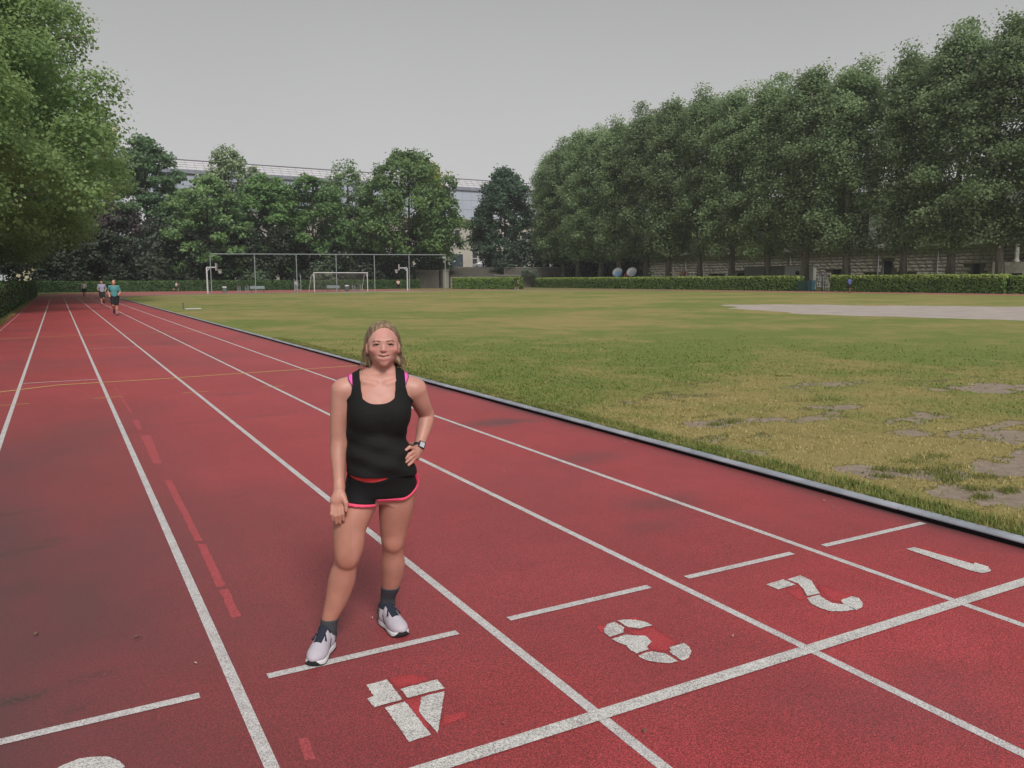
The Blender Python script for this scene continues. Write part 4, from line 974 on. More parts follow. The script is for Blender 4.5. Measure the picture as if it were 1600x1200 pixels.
mb = MB(); mb.box((-.15, 0, 1.5), (.7, .9, .08)); mb.build('seat', REDC, ch)
for x in (-.4, .2):
    for y in (-.38, .38):
        mb = MB(); mb.tube([(x, y, 0), (x, y, 1.46)], .03, 6); mb.build('leg', REDC, ch)
tb = tag(empty('garden_table', (89.0, 119.3, 0)), 'white garden table below the two parasols', 'table')
mb = MB(); mb.box((0, 0, 2.0), (.9, 3.2, .08)); mb.build('tabletop', WPAINT, tb)
for x in (-.35, .35):
    for y in (-1.4, 1.4):
        mb = MB(); mb.tube([(x, y, 0), (x, y, 1.96)], .03, 6); mb.build('leg', WPAINT, tb)

# ================================================================== vegetation
def unit(v): return v / np.maximum(np.linalg.norm(v, axis=-1, keepdims=True), 1e-6)

def leaf_mesh(name, P, N, sz, v, rs, droop=0.0, lw=.42):
    """one folded leaf (two triangles) at every point, facing about N"""
    n = len(P)
    T = unit(np.cross(N, unit(rs.randn(n, 3)))); T[:, 2] -= droop; T = unit(T); B = unit(np.cross(N, T)); N2 = np.cross(T, B)
    s = (sz * (.65 + .7 * rs.rand(n)))[:, None]
    V = np.empty((n, 4, 3), np.float32)
    V[:, 0] = P - T * s * .5; V[:, 1] = P + B * s * lw + N2 * s * .12; V[:, 2] = P + T * s * .5; V[:, 3] = P - B * s * lw + N2 * s * .12
    me = mesh_arrays(name, V.reshape(-1, 3), np.arange(n * 4).reshape(-1, 4))
    attr(me, 'v', np.repeat(np.clip(v, 0, 1), 4))
    return me

def crown(name, lobes, n, sz, seed, clump=.55, per=34, droop=.2, top=.25, flat=.8, fill=.12, outw=.75):
    """leaves in sprays over the shells of many lobes; lobes: (centre, radii)"""
    rs = np.random.RandomState(seed)
    C = np.array([l[0] for l in lobes], float); Rr = np.array([l[1] for l in lobes], float)
    if Rr.ndim == 1: Rr = np.repeat(Rr[:, None], 3, 1)
    w = (Rr.prod(1)) ** (2 / 3.); w /= w.sum()
    nc = max(1, n // per)
    li = rs.choice(len(lobes), nc, p=w)
    d = unit(rs.randn(nc, 3)); d[:, 2] = np.where(d[:, 2] < -.35, -d[:, 2] * .6, d[:, 2]); d = unit(d)
    rad = np.where(rs.rand(nc) < fill, .35 + .5 * rs.rand(nc), .84 + .22 * rs.rand(nc))
    cc = C[li] + d * Rr[li] * rad[:, None]
    # drop sprays that sit deep inside another lobe
    deep = np.zeros(nc, bool)
    for c_, r_ in zip(C, Rr):
        deep |= (((cc - c_) / r_) ** 2).sum(1) < .42
    keep = ~deep | (rs.rand(nc) < .25)
    cc, d, li = cc[keep], d[keep], li[keep]; nc = len(cc)
    cs = clump * (.6 + .8 * rs.rand(nc))
    k = per
    off = np.clip(rs.randn(nc, k, 3), -1.55, 1.55) * cs[:, None, None]; off[:, :, 2] *= flat
    P = (cc[:, None, :] + off).reshape(-1, 3)
    dd = np.repeat(d, k, 0)
    N = unit(dd * outw + np.array([0, 0, .55]) + rs.randn(len(P), 3) * .55)
    cv = np.repeat(rs.rand(nc), k)
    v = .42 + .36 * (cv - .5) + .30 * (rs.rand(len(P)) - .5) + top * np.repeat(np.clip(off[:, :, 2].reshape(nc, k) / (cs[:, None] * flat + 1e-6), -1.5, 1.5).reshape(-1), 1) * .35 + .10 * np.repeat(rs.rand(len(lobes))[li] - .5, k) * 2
    return leaf_mesh(name, P, N, sz, v, rs, droop)

def envelope_lobes(seed, n, z0, z1, prof, rl=(1.4, 2.4), cx=0, cy=0, sx=1.0, sy=1.0, zs=.85):
    """lobes spread through a crown envelope; prof: list of (fraction of height, radius)"""
    rs = np.random.RandomState(seed); f, r_ = zip(*prof); o = []
    for i in range(n):
        t = (i + rs.rand()) / n; R0 = np.interp(t, f, r_); rr = rl[0] + (rl[1] - rl[0]) * rs.rand()
        rr = min(rr, R0 * .8 + .4); a = 2.399 * i + rs.rand() * .9; q = max(R0 - rr * .75, 0) * (.55 + .5 * rs.rand())
        o.append(((cx + q * math.cos(a) * sx, cy + q * math.sin(a) * sy, z0 + t * (z1 - z0) - rr * .2 * t), (rr, rr, rr * zs)))
    return o

def trunk_mesh(mb, h, r0, lean=(0, 0), limbs=(), seed=0, forks=None):
    rnd = random.Random(seed); pts = []; rs_ = []
    for k in range(8):
        t = k / 7; pts.append((lean[0] * t + .10 * math.sin(3 * t + seed), lean[1] * t + .10 * math.sin(4 * t + seed * 2), -.1 + (h + .1) * t)); rs_.append(r0 * (1.35 if k == 0 else 1 - .72 * t))
    mb.tube(pts, rs_, 10)
    for zf, end, r_ in limbs:
        i = min(int(zf * 7), 6); a = Vector(pts[i]).lerp(Vector(pts[i + 1]), zf * 7 - i); e = Vector(end); m_ = a.lerp(e, .5) + Vector((0, 0, .12 * (e - a).length))
        mb.tube([a, a.lerp(m_, .5) + Vector((0, 0, .05)), m_, m_.lerp(e, .5), e], [r_, r_ * .85, r_ * .65, r_ * .45, r_ * .2], 7)

BARK = M('grey brown bark', (.145, .128, .10), rough=.95, spec=.1, var=.3, vscale=3, col2=(.21, .20, .165), c2scale=1.5, bump=.03, bscale=9, stretch=(1, 1, .25))
BARK_D = M('dark bark', (.045, .038, .032), rough=.95, spec=.1, var=.3, vscale=3)
PLANE = foliage_mat('plane leaf', (.140, .205, .105), (.295, .395, .200), tip=(.39, .49, .255), trans=.5)
PLANE_L = foliage_mat('plane leaf sunny', (.140, .235, .085), (.300, .425, .170), tip=(.39, .51, .22), trans=.5)

def tree(name, label, loc, crown_me, trunk_me, cmat, bark, group=None, rz=0, sc=1.0, sz=None):
    t = tag(empty(name, loc, rz), label, 'tree', group); t.scale = (sc, sc, sz or sc)
    link('trunk', trunk_me, bark, t, True); link('crown', crown_me, cmat, t)
    return t

# ---- the right-hand row of planes
rowprof = [(0, 3.0), (.08, 4.6), (.25, 5.3), (.5, 5.0), (.72, 4.4), (.88, 3.2), (1, 1.0)]
protos = []
for s_ in range(4):
    lobes = envelope_lobes(100 + s_, 44, 5.6, 29.2, rowprof, (1.1, 2.1), sx=1.05, sy=.92)
    lobes += envelope_lobes(140 + s_, 10, 22, 30.4, [(0, 4.4), (1, 2.0)], (.6, 1.2), zs=1.2)
    cm = crown('plane_crown', lobes, 46000, .32, 200 + s_, clump=.72, per=46, fill=.08, top=.3)
    mb = MB(); rl = random.Random(s_); lm = []
    for k in range(9):
        a = k * 2.4 + s_; z = 6.5 + k * 1.9; lm.append((min(.95, (4.2 + k * 1.6) / 27), (3.2 * math.cos(a), 3.2 * math.sin(a), z + 3.0), .15 - .008 * k))
    trunk_mesh(mb, 27, .50, (rl.uniform(-1.6, 1.6), rl.uniform(-2.6, 2.6)), lm, s_)
    protos.append((cm, mb.mesh('plane_trunk')))
rowY = [45.5, 51.4, 57.5, 64.0, 71.9, 78.6, 85.9, 93.9, 100.6, 108.2, 115.6, 123.3, 129.5, 136.3, 142.2, 148.6]
rowH = [29.6, 29.9, 29.7, 29.2, 29.4, 30.1, 30.2, 30.3, 30.7, 30.8, 31.1, 30.5, 30.6, 30.3, 29.0, 27.2]
ORD = ['rightmost', 'second from the right', 'third from the right', 'fourth from the right', 'fifth from the right', 'sixth from the right', 'seventh from the right', 'eighth from the right', 'eighth from the left', 'seventh from the left', 'sixth from the left', 'fifth from the left', 'fourth from the left', 'third from the left', 'second from the left', 'leftmost']
rnd = random.Random(8)
for i, (y, H) in enumerate(zip(rowY, rowH)):
    cm, tm = protos[i % 4]
    f = H / 30.9 * rnd.uniform(.985, 1.015)
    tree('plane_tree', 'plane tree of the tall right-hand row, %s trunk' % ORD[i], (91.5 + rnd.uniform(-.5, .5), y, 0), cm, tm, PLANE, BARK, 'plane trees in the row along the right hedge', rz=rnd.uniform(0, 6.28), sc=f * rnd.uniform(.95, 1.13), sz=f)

# ---- the big planes on the left
left = []
lprof = [(0, 5.0), (.08, 9.4), (.2, 11.8), (.31, 11.6), (.42, 9.6), (.58, 7.8), (.78, 6.2), (.9, 4.6), (1, 2.0)]
for s_ in range(2):
    lobes = envelope_lobes(300 + s_, 110, 4.4, 30, lprof, (1.2, 2.6))
    cm = crown('big_plane_crown', lobes, 165000, .235, 320 + s_, clump=.58, per=60, fill=.06, top=.5)
    mb = MB(); lm = []
    for k in range(10):
        a = k * 2.4 + s_; lm.append((.18 + k * .075, (8.0 * math.cos(a), 8.0 * math.sin(a), 8 + k * 1.9), .26 - .014 * k))
    trunk_mesh(mb, 26, .62, (.5, -.5), lm, s_); left.append((cm, mb.mesh('big_plane_trunk')))
for i, (x, y, sc, rz, k, lb) in enumerate([(-6.4, 68, 1.10, .4, 0, 'huge plane tree at the left, its pale crown leaning out over the track'), (-9.6, 48, .80, 2.2, 1, 'nearest plane tree at the left edge, cut off by the picture frame'), (-6.2, 86, 1.0, 3.9, 1, 'plane tree behind the first huge one on the left'), (-6.6, 102, .95, 5.1, 0, 'third plane tree down the left side, above the end of the near hedge'), (-8.0, 118, .90, 1.2, 1, 'last plane tree of the left row, low over the corner of the hedges')]):
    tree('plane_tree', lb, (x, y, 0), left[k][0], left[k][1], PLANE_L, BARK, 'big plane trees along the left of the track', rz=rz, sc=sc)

# ---- the mixed trees behind the far hedge, each with its own crown
LB = 2.5
def far_tree(name, label, x, y, H, hw, z0, prof, cols, n, sz, seed, nl=34, rl=(1.2, 2.2), droop=.2, clump=.6, flat=.8, tip=None, bark=BARK_D, group='trees behind the far hedge', trans=.4, top=.25, zs=.85, extra=()):
    hw *= 1.22; H += .3
    cols = [tuple(c * LB for c in q) for q in cols]; tip = tuple(c * LB for c in tip) if tip else None
    lobes = envelope_lobes(seed, nl, z0, H - .6, [(f, r_ * hw) for f, r_ in prof], rl, zs=zs) + list(extra)
    cm = crown('crown_' + name, lobes, n, sz, seed + 1, clump=clump, per=28, droop=droop, flat=flat, top=top)
    mb = MB(); lm = [(.35 + .06 * k, (hw * .6 * math.cos(k * 2.4), hw * .6 * math.sin(k * 2.4), z0 + (H - z0) * (.2 + .07 * k)), .14) for k in range(7)]
    trunk_mesh(mb, H * .85, .38, (.3, .2), lm, seed)
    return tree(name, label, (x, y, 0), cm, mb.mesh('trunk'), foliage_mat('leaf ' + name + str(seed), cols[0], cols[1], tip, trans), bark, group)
RND = [(0, .55), (.2, .95), (.45, 1.0), (.7, .86), (.9, .5), (1, .2)]
CONE = [(0, .9), (.2, 1.0), (.5, .85), (.75, .6), (.92, .32), (1, .1)]
DOME = [(0, .8), (.3, 1.0), (.6, .9), (.85, .6), (1, .25)]
far_tree('lime_tree', 'tall dark green pointed tree left of the hall roof', 15.3, 170.6, 28.6, 9.4, 3, CONE, ((.022, .045, .022), (.060, .098, .045)), 21000, .58, 410, nl=54, tip=(.085, .125, .060), clump=.75, flat=.35, droop=.35)
far_tree('copper_beech', 'almost black copper beech in the left corner behind the hedges', 1.0, 168, 13.6, 6.6, 1.0, RND, ((.014, .010, .011), (.032, .024, .025)), 11000, .5, 420, tip=(.045, .033, .034), trans=.1)
far_tree('copper_beech', 'almost black copper beech below the tall pointed tree', 9.6, 163.5, 14.6, 7.2, .8, RND, ((.014, .010, .011), (.034, .025, .026)), 13000, .5, 430, tip=(.048, .035, .036), trans=.1)
far_tree('dark_yew', 'small dark round tree right of the copper beeches', 16.6, 157.5, 12.2, 5.6, .8, RND, ((.012, .018, .012), (.030, .042, .026)), 9000, .48, 440, tip=(.045, .060, .036), trans=.1)
far_tree('walnut_tree', 'bright green tree with drooping leaf clumps left of the frame', 23.6, 154.5, 19.4, 7.0, 2.2, DOME, ((.034, .070, .028), (.105, .160, .062)), 15000, .55, 450, nl=40, rl=(.9, 1.8), tip=(.160, .215, .095), clump=.62, flat=.5, droop=.4, top=.5)
far_tree('round_tree', 'small round olive green tree against the hall roof', 32.8, 183, 28.9, 5.2, 17, RND, ((.045, .068, .034), (.110, .140, .075)), 9000, .5, 460, nl=30, tip=(.145, .170, .100), trans=.2)
far_tree('ash_tree', 'mid green spreading tree left of the middle of the frame', 35.6, 160.5, 20.9, 7.4, 3, DOME, ((.025, .058, .020), (.075, .125, .042)), 14000, .55, 470, nl=36, tip=(.105, .16, .055), flat=.55)
far_tree('ash_tree', 'mid green spreading tree above the football goal', 43.6, 157.5, 21.2, 7.6, 3, DOME, ((.024, .056, .021), (.072, .120, .042)), 14000, .55, 480, nl=36, tip=(.10, .155, .055), flat=.55)
far_tree('willow_tree', 'airy light green tree between the ash and the big maple', 52.4, 163, 25.2, 5.4, 6, RND, ((.040, .072, .030), (.110, .155, .070)), 8000, .45, 490, nl=26, tip=(.15, .19, .09))
far_tree('maple_tree', 'big dark maple with a yellowing top behind the right half of the frame', 62.2, 154, 26.2, 10.0, 5.6, DOME, ((.024, .046, .020), (.070, .108, .038)), 30000, .52, 500, nl=70, rl=(1.3, 2.3), tip=(.10, .135, .05), group='trees behind the far hedge')
far_tree('yellowing_tree', 'narrow yellow green tree top at the right shoulder of the big maple', 68.3, 156.5, 25.0, 3.6, 15, RND, ((.055, .075, .018), (.125, .140, .035)), 3800, .5, 505, nl=14, tip=(.17, .17, .05))
far_tree('dark_maple', 'dark round maple right of the garden steps', 87.5, 160.5, 25.2, 6.6, 4.5, RND, ((.018, .036, .024), (.052, .085, .050)), 24000, .52, 510, nl=56, tip=(.075, .11, .065))
far_tree('dark_yew', 'low dark evergreen at the foot of the dark maple', 86.0, 150.5, 9.0, 4.6, .6, RND, ((.012, .020, .014), (.032, .048, .030)), 6000, .48, 515, trans=.1)
for i, (x, y, H, lb) in enumerate([(21, 166, 17.5, 'dark green tree in the second row behind the bright drooping tree'), (30, 170, 18.5, 'dark green tree in the second row below the round olive tree'), (40, 169, 18.5, 'dark green tree in the second row between the two spreading trees'), (50, 170, 19.0, 'dark green tree in the second row behind the airy tree'), (58, 168, 17, 'dark green tree in the second row left behind the big maple'), (70, 165, 15, 'dark green tree in the second row right behind the big maple')]):
    far_tree('elm_tree', lb, x, y, H, 6.4, 1.5, DOME, ((.016, .032, .016), (.045, .075, .034)), 9000, .55, 550 + i, nl=30, tip=(.06, .095, .042), trans=.2)
# undergrowth closing the view below the crowns
for i, (x, y, h_, w_, lb) in enumerate([(-3.5, 156, 11, 6.5, 'dark undergrowth bush in the far left corner'), (6.5, 155, 10, 6.0, 'dark undergrowth bush behind the three runners'), (13, 152, 5.5, 4.0, 'low dark undergrowth bush right of the three runners'), (.5, 152.5, 5.5, 4.5, 'low dark undergrowth bush left of the three runners'), (19.5, 153.5, 10.5, 5.6, 'dark undergrowth bush behind the left end post'), (28.5, 154.0, 11.5, 5.8, 'dark bush behind the first bay of the frame'), (37, 154.0, 11.0, 5.8, 'dark bush behind the second bay of the frame'), (46, 154.5, 9.5, 5.6, 'dark bush behind the football goal'), (54, 156.5, 6.8, 5.4, 'dark bush behind the right basketball stand'), (60, 157.0, 6.6, 4.8, 'dark bush below the big maple'), (31, 149.5, 3.4, 2.4, 'small grey green shrub behind the first bay'), (42.5, 149.8, 4.6, 2.6, 'light green shrub hanging over the goal')]):
    light = i >= 10
    lobes = envelope_lobes(600 + i, 16, .5, h_ - .5, [(f, r_ * w_) for f, r_ in DOME], (.9, 1.7))
    cm = crown('bush_foliage', lobes , 8000 if not light else 2600, .50, 640 + i, clump=.6, per=26)
    o = tag(link('bush', cm, foliage_mat('bush leaf %d' % i, *(((.020, .030, .018), (.052, .072, .040)) if not light else ((.05, .08, .05), (.13, .18, .10))), trans=.15)), lb, 'bush', 'bushes behind the far hedge'); o.location = (x, y, 0)
# tall dark screen of planting that fills the space under the row at the left end of the right-hand trees
for i, (x, y, h_, w_, lb) in enumerate([(97, 146, 8, 5.5, 'dark bush under the far end of the plane row'), (96.5, 137, 7, 5, 'dark bush between the dark maple and the grey screen wall'), (97.5, 128, 6, 4.6, 'dark bush behind the two parasols')]):
    lobes = envelope_lobes(700 + i, 16, .5, h_ - .5, [(f, r_ * w_) for f, r_ in DOME], (.9, 1.7))
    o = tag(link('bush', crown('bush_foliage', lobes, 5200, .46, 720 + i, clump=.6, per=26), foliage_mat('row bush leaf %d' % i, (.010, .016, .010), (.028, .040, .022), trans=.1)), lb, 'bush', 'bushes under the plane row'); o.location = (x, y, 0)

for i, (x, y, h_, w_, lb) in enumerate([(-13, 62, 6, 4.6, 'dark bush under the nearest left plane trees'), (-12.5, 78, 6.5, 5, 'dark bush behind the left hedge, beside the second plane trunk'), (-12, 95, 7, 5.2, 'dark bush behind the left hedge, below the third plane crown'), (-11, 113, 7.5, 5.5, 'dark bush behind the far end of the left hedge'), (-12, 134, 9, 7, 'dark bush in the gap between the left hedge and the far hedge'), (-15, 155, 11, 8, 'tall dark bush at the far left horizon')]):
    lobes = envelope_lobes(750 + i, 16, .3, h_ - .5, [(f, r_ * w_) for f, r_ in DOME], (1.0, 1.9))
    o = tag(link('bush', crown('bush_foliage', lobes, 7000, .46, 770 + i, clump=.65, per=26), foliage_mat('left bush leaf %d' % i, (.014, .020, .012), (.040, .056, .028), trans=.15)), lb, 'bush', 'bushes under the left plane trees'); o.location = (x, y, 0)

# ---- clipped hedges
def hedge(label, pts, w, h, n, sz, cols, tip, seed, zb=-.05, shoot_lit=.35):
    """core plus clipped leaves; lighter tops mix new shoots with sunlit tone put into the colour"""
    rs = np.random.RandomState(seed); P = [Vector(p) for p in pts]
    seg = [(P[i + 1] - P[i]).length for i in range(len(P) - 1)]; L = sum(seg)
    s = rs.rand(n) * L; per = w + 2 * h; u = rs.rand(n) * per
    acc = np.cumsum([0] + seg); k = np.clip(np.searchsorted(acc, s, side='right') - 1, 0, len(seg) - 1)
    px = np.array([[p.x, p.y] for p in P]); dv = unit(px[1:] - px[:-1]); nv = np.stack([-dv[:, 1], dv[:, 0]], 1)
    base = px[k] + dv[k] * (s - acc[k])[:, None]
    hh = h * (1 + .035 * (fbm(s * .25, s * 0, seed, 3) - .5) * 2 + .02 * (fbm(s * 1.6, s * 0, seed + 1, 2) - .5) * 2)
    lat = np.where(u < h, -w / 2, np.where(u > h + w, w / 2, u - h - w / 2)); z = np.where(u < h, u / h * hh, np.where(u > h + w, (per - u) / h * hh, hh))
    bulge = .10 * (fbm(s * 1.1, z * 1.3, seed + 3, 3) - .5)
    N = np.zeros((n, 3)); side = np.where(u < h, -1, np.where(u > h + w, 1, 0))
    N[:, :2] = nv[k] * side[:, None]; N[:, 2] = np.where(side == 0, 1, .25)
    Pn = np.concatenate([base + nv[k] * (lat + side * bulge)[:, None], (z + rs.randn(n) * .02)[:, None]], 1) + N * (rs.rand(n) * .10 - .04)[:, None]
    ends = rs.rand(n) < (w * h / (per * L)) * 1.2
    e0 = rs.rand(n) < .5
    q = px[0] * e0[:, None] + px[-1] * (~e0)[:, None]; dq = np.where(e0[:, None], dv[0], dv[-1]); nq = np.where(e0[:, None], nv[0], nv[-1]); la = (rs.rand(n) - .5) * w
    Pe = np.concatenate([q + nq * la[:, None], (rs.rand(n) * h)[:, None]], 1)
    Pn = np.where(ends[:, None], Pe, Pn); Ne = np.concatenate([dq * np.where(e0, -1, 1)[:, None], np.full((n, 1), .2)], 1); N = np.where(ends[:, None], Ne, N)
    top_ = sstep(.62, 1.0, Pn[:, 2] / h)
    v = .34 + .34 * (rs.rand(n) - .5) + .30 * (fbm(s * 1.3, z * 2.2, seed + 7, 3) - .5) * 2 + shoot_lit * top_ * (.6 + .8 * rs.rand(n))  # upper leaves lightened: new shoots plus painted sunlit tone
    me = leaf_mesh('hedge', Pn, unit(N + rs.randn(n, 3) * .45), sz, v, rs, .0)
    m_ = foliage_mat('hedge leaf %d' % seed, cols[0], cols[1], tip, .2)
    o = link('hedge', me, m_)
    mb = MB(); Lp, Rp = ribbon_polys([(p.x, p.y) for p in P], w - .16)
    vs = [(p.x, p.y, zb) for p in Lp] + [(p.x, p.y, zb) for p in Rp] + [(p.x, p.y, h - .10) for p in Lp] + [(p.x, p.y, h - .10) for p in Rp]; m = len(P); fs = []
    for i in range(m - 1): fs += [(i, i + 1, 2 * m + i + 1, 2 * m + i), (m + i + 1, m + i, 3 * m + i, 3 * m + i + 1), (2 * m + i, 2 * m + i + 1, 3 * m + i + 1, 3 * m + i)]
    fs += [(0, 2 * m, 3 * m, m), (m - 1, 2 * m - 1, 4 * m - 1, 3 * m - 1)]
    mb.add(vs, fs); mb.build('twiggy_core', bpy.data.materials.get('hedge core') or M('hedge core', (.018, .030, .010), rough=1, spec=0, var=.3, vscale=6), o)
    return tag(o, label, 'hedge')
HC = ((.066, .128, .032), (.21, .31, .075))
hedge('long clipped green hedge along the right side, left of the gap', [(86.9, 145.3), (86.9, 110), (86.9, 75.6)], 1.4, 1.90, 26000, .22, HC, (.36, .46, .13), 801, shoot_lit=.75)
hedge('clipped hedge with a bright green top right of the gap and the lamp post', [(86.9, 70.3), (86.9, 58), (86.9, 48.2)], 1.4, 1.96, 13000, .20, ((.066, .132, .028), (.20, .31, .065)), (.40, .51, .14), 802, shoot_lit=.8)
hedge('darker clipped hedge at the right edge, set back from the bright one', [(87.5, 48.0), (87.5, 38), (87.5, 28)], 1.4, 1.80, 9000, .20, HC, (.18, .27, .06), 803, shoot_lit=.35)
hedge('short clipped hedge in front of the garden steps', [(64.75, 138.0), (67.3, 129.5), (69.4, 121.2)], 1.3, 1.98, 7000, .22, HC, (.23, .32, .08), 804, shoot_lit=.6)
hedge('dark clipped hedge across the far end of the track', [(-4.2, 147.0), (6, 145.0), (20, 143.6), (36, 145.6), (50, 147.6), (62.5, 150.5)], 1.3, 1.66, 20000, .22, ((.024, .056, .018), (.066, .120, .036)), (.11, .175, .05), 805, shoot_lit=.4)
hedge('clipped green hedge along the left edge of the track', [(-3.65, 22), (-3.65, 45), (-3.45, 80), (-3.35, 112.6)], 1.2, 1.62, 42000, .17, ((.032, .072, .026), (.100, .170, .052)), (.15, .23, .07), 806, shoot_lit=.3)
mb = MB(); b_ = []
vs = []; fs = []
for i, y in enumerate(np.linspace(20, 125, 22)):
    for j, (x, z) in enumerate(((-4.4, -.1), (-6.5, .9), (-9.5, 2.0 + .3 * math.sin(y * .4)), (-16, 2.6), (-40, 3.0))): vs.append((x + .4 * math.sin(y * .7 + j), y, z))
for i in range(21):
    for j in range(4): fs.append((i * 5 + j, (i + 1) * 5 + j, (i + 1) * 5 + j + 1, i * 5 + j + 1))
mb.add(vs, fs)
tag(mb.build('earth_bank', M('bare earth bank', (.085, .070, .052), rough=1, spec=.1, var=.3, vscale=1.5, col2=(.045, .05, .028), c2scale=.5), smooth=True), kind='structure')

# ================================================================== people: distance-field bodies turned into one smooth skin
def surface_nets(F, o, h):
    S = F < 0
    c = np.zeros(tuple(n - 1 for n in F.shape), np.uint8)
    for i in (0, 1):
        for j in (0, 1):
            for k in (0, 1): c += S[i:F.shape[0] - 1 + i, j:F.shape[1] - 1 + j, k:F.shape[2] - 1 + k]
    act = np.argwhere((c > 0) & (c < 8)); n = len(act)
    idg = np.full(c.shape, -1, np.int32); idg[act[:, 0], act[:, 1], act[:, 2]] = np.arange(n)
    off = np.array([(i, j, k) for i in (0, 1) for j in (0, 1) for k in (0, 1)])
    Vv = np.stack([F[act[:, 0] + a, act[:, 1] + b_, act[:, 2] + d] for a, b_, d in off], 1)
    acc = np.zeros((n, 3)); cnt = np.zeros(n)
    for a in range(8):
        for b_ in range(a + 1, 8):
            if np.abs(off[a] - off[b_]).sum() != 1: continue
            va, vb = Vv[:, a], Vv[:, b_]; m = (va < 0) != (vb < 0)
            t = va[m] / (va[m] - vb[m]); acc[m] += off[a] + t[:, None] * (off[b_] - off[a]); cnt[m] += 1
    V = (act + acc / np.maximum(cnt, 1)[:, None]) * h + o
    Q = []
    sh = F.shape
    for ax in range(3):
        s0 = [slice(None)] * 3; s1 = [slice(None)] * 3; s0[ax] = slice(0, -1); s1[ax] = slice(1, None)
        cr_ = np.argwhere(S[tuple(s0)] != S[tuple(s1)]); ok = np.ones(len(cr_), bool)
        u, w = (ax + 1) % 3, (ax + 2) % 3
        for q in (u, w): ok &= (cr_[:, q] >= 1) & (cr_[:, q] <= sh[q] - 2)
        cr_ = cr_[ok]; ins = S[cr_[:, 0], cr_[:, 1], cr_[:, 2]]
        def cell(du, dw):
            q = cr_.copy(); q[:, u] += du; q[:, w] += dw; return idg[q[:, 0], q[:, 1], q[:, 2]]
        f = np.stack([cell(-1, -1), cell(0, -1), cell(0, 0), cell(-1, 0)], 1)
        f[~ins] = f[~ins][:, ::-1]; Q.append(f)
    return V, np.concatenate(Q)

def smooth_path4(P, n):
    P = [np.array(p, float) for p in P]; o = []; m = len(P)
    for i in range(m - 1):
        a = P[i - 1] if i > 0 else P[i] * 2 - P[i + 1]; b_, c = P[i], P[i + 1]; d = P[i + 2] if i < m - 2 else c * 2 - b_
        for k in range(n):
            t = k / n; o.append(.5 * ((2 * b_) + (c - a) * t + (2 * a - 5 * b_ + 4 * c - d) * t * t + (3 * b_ - a - 3 * c + d) * t ** 3))
    o.append(P[-1]); return o

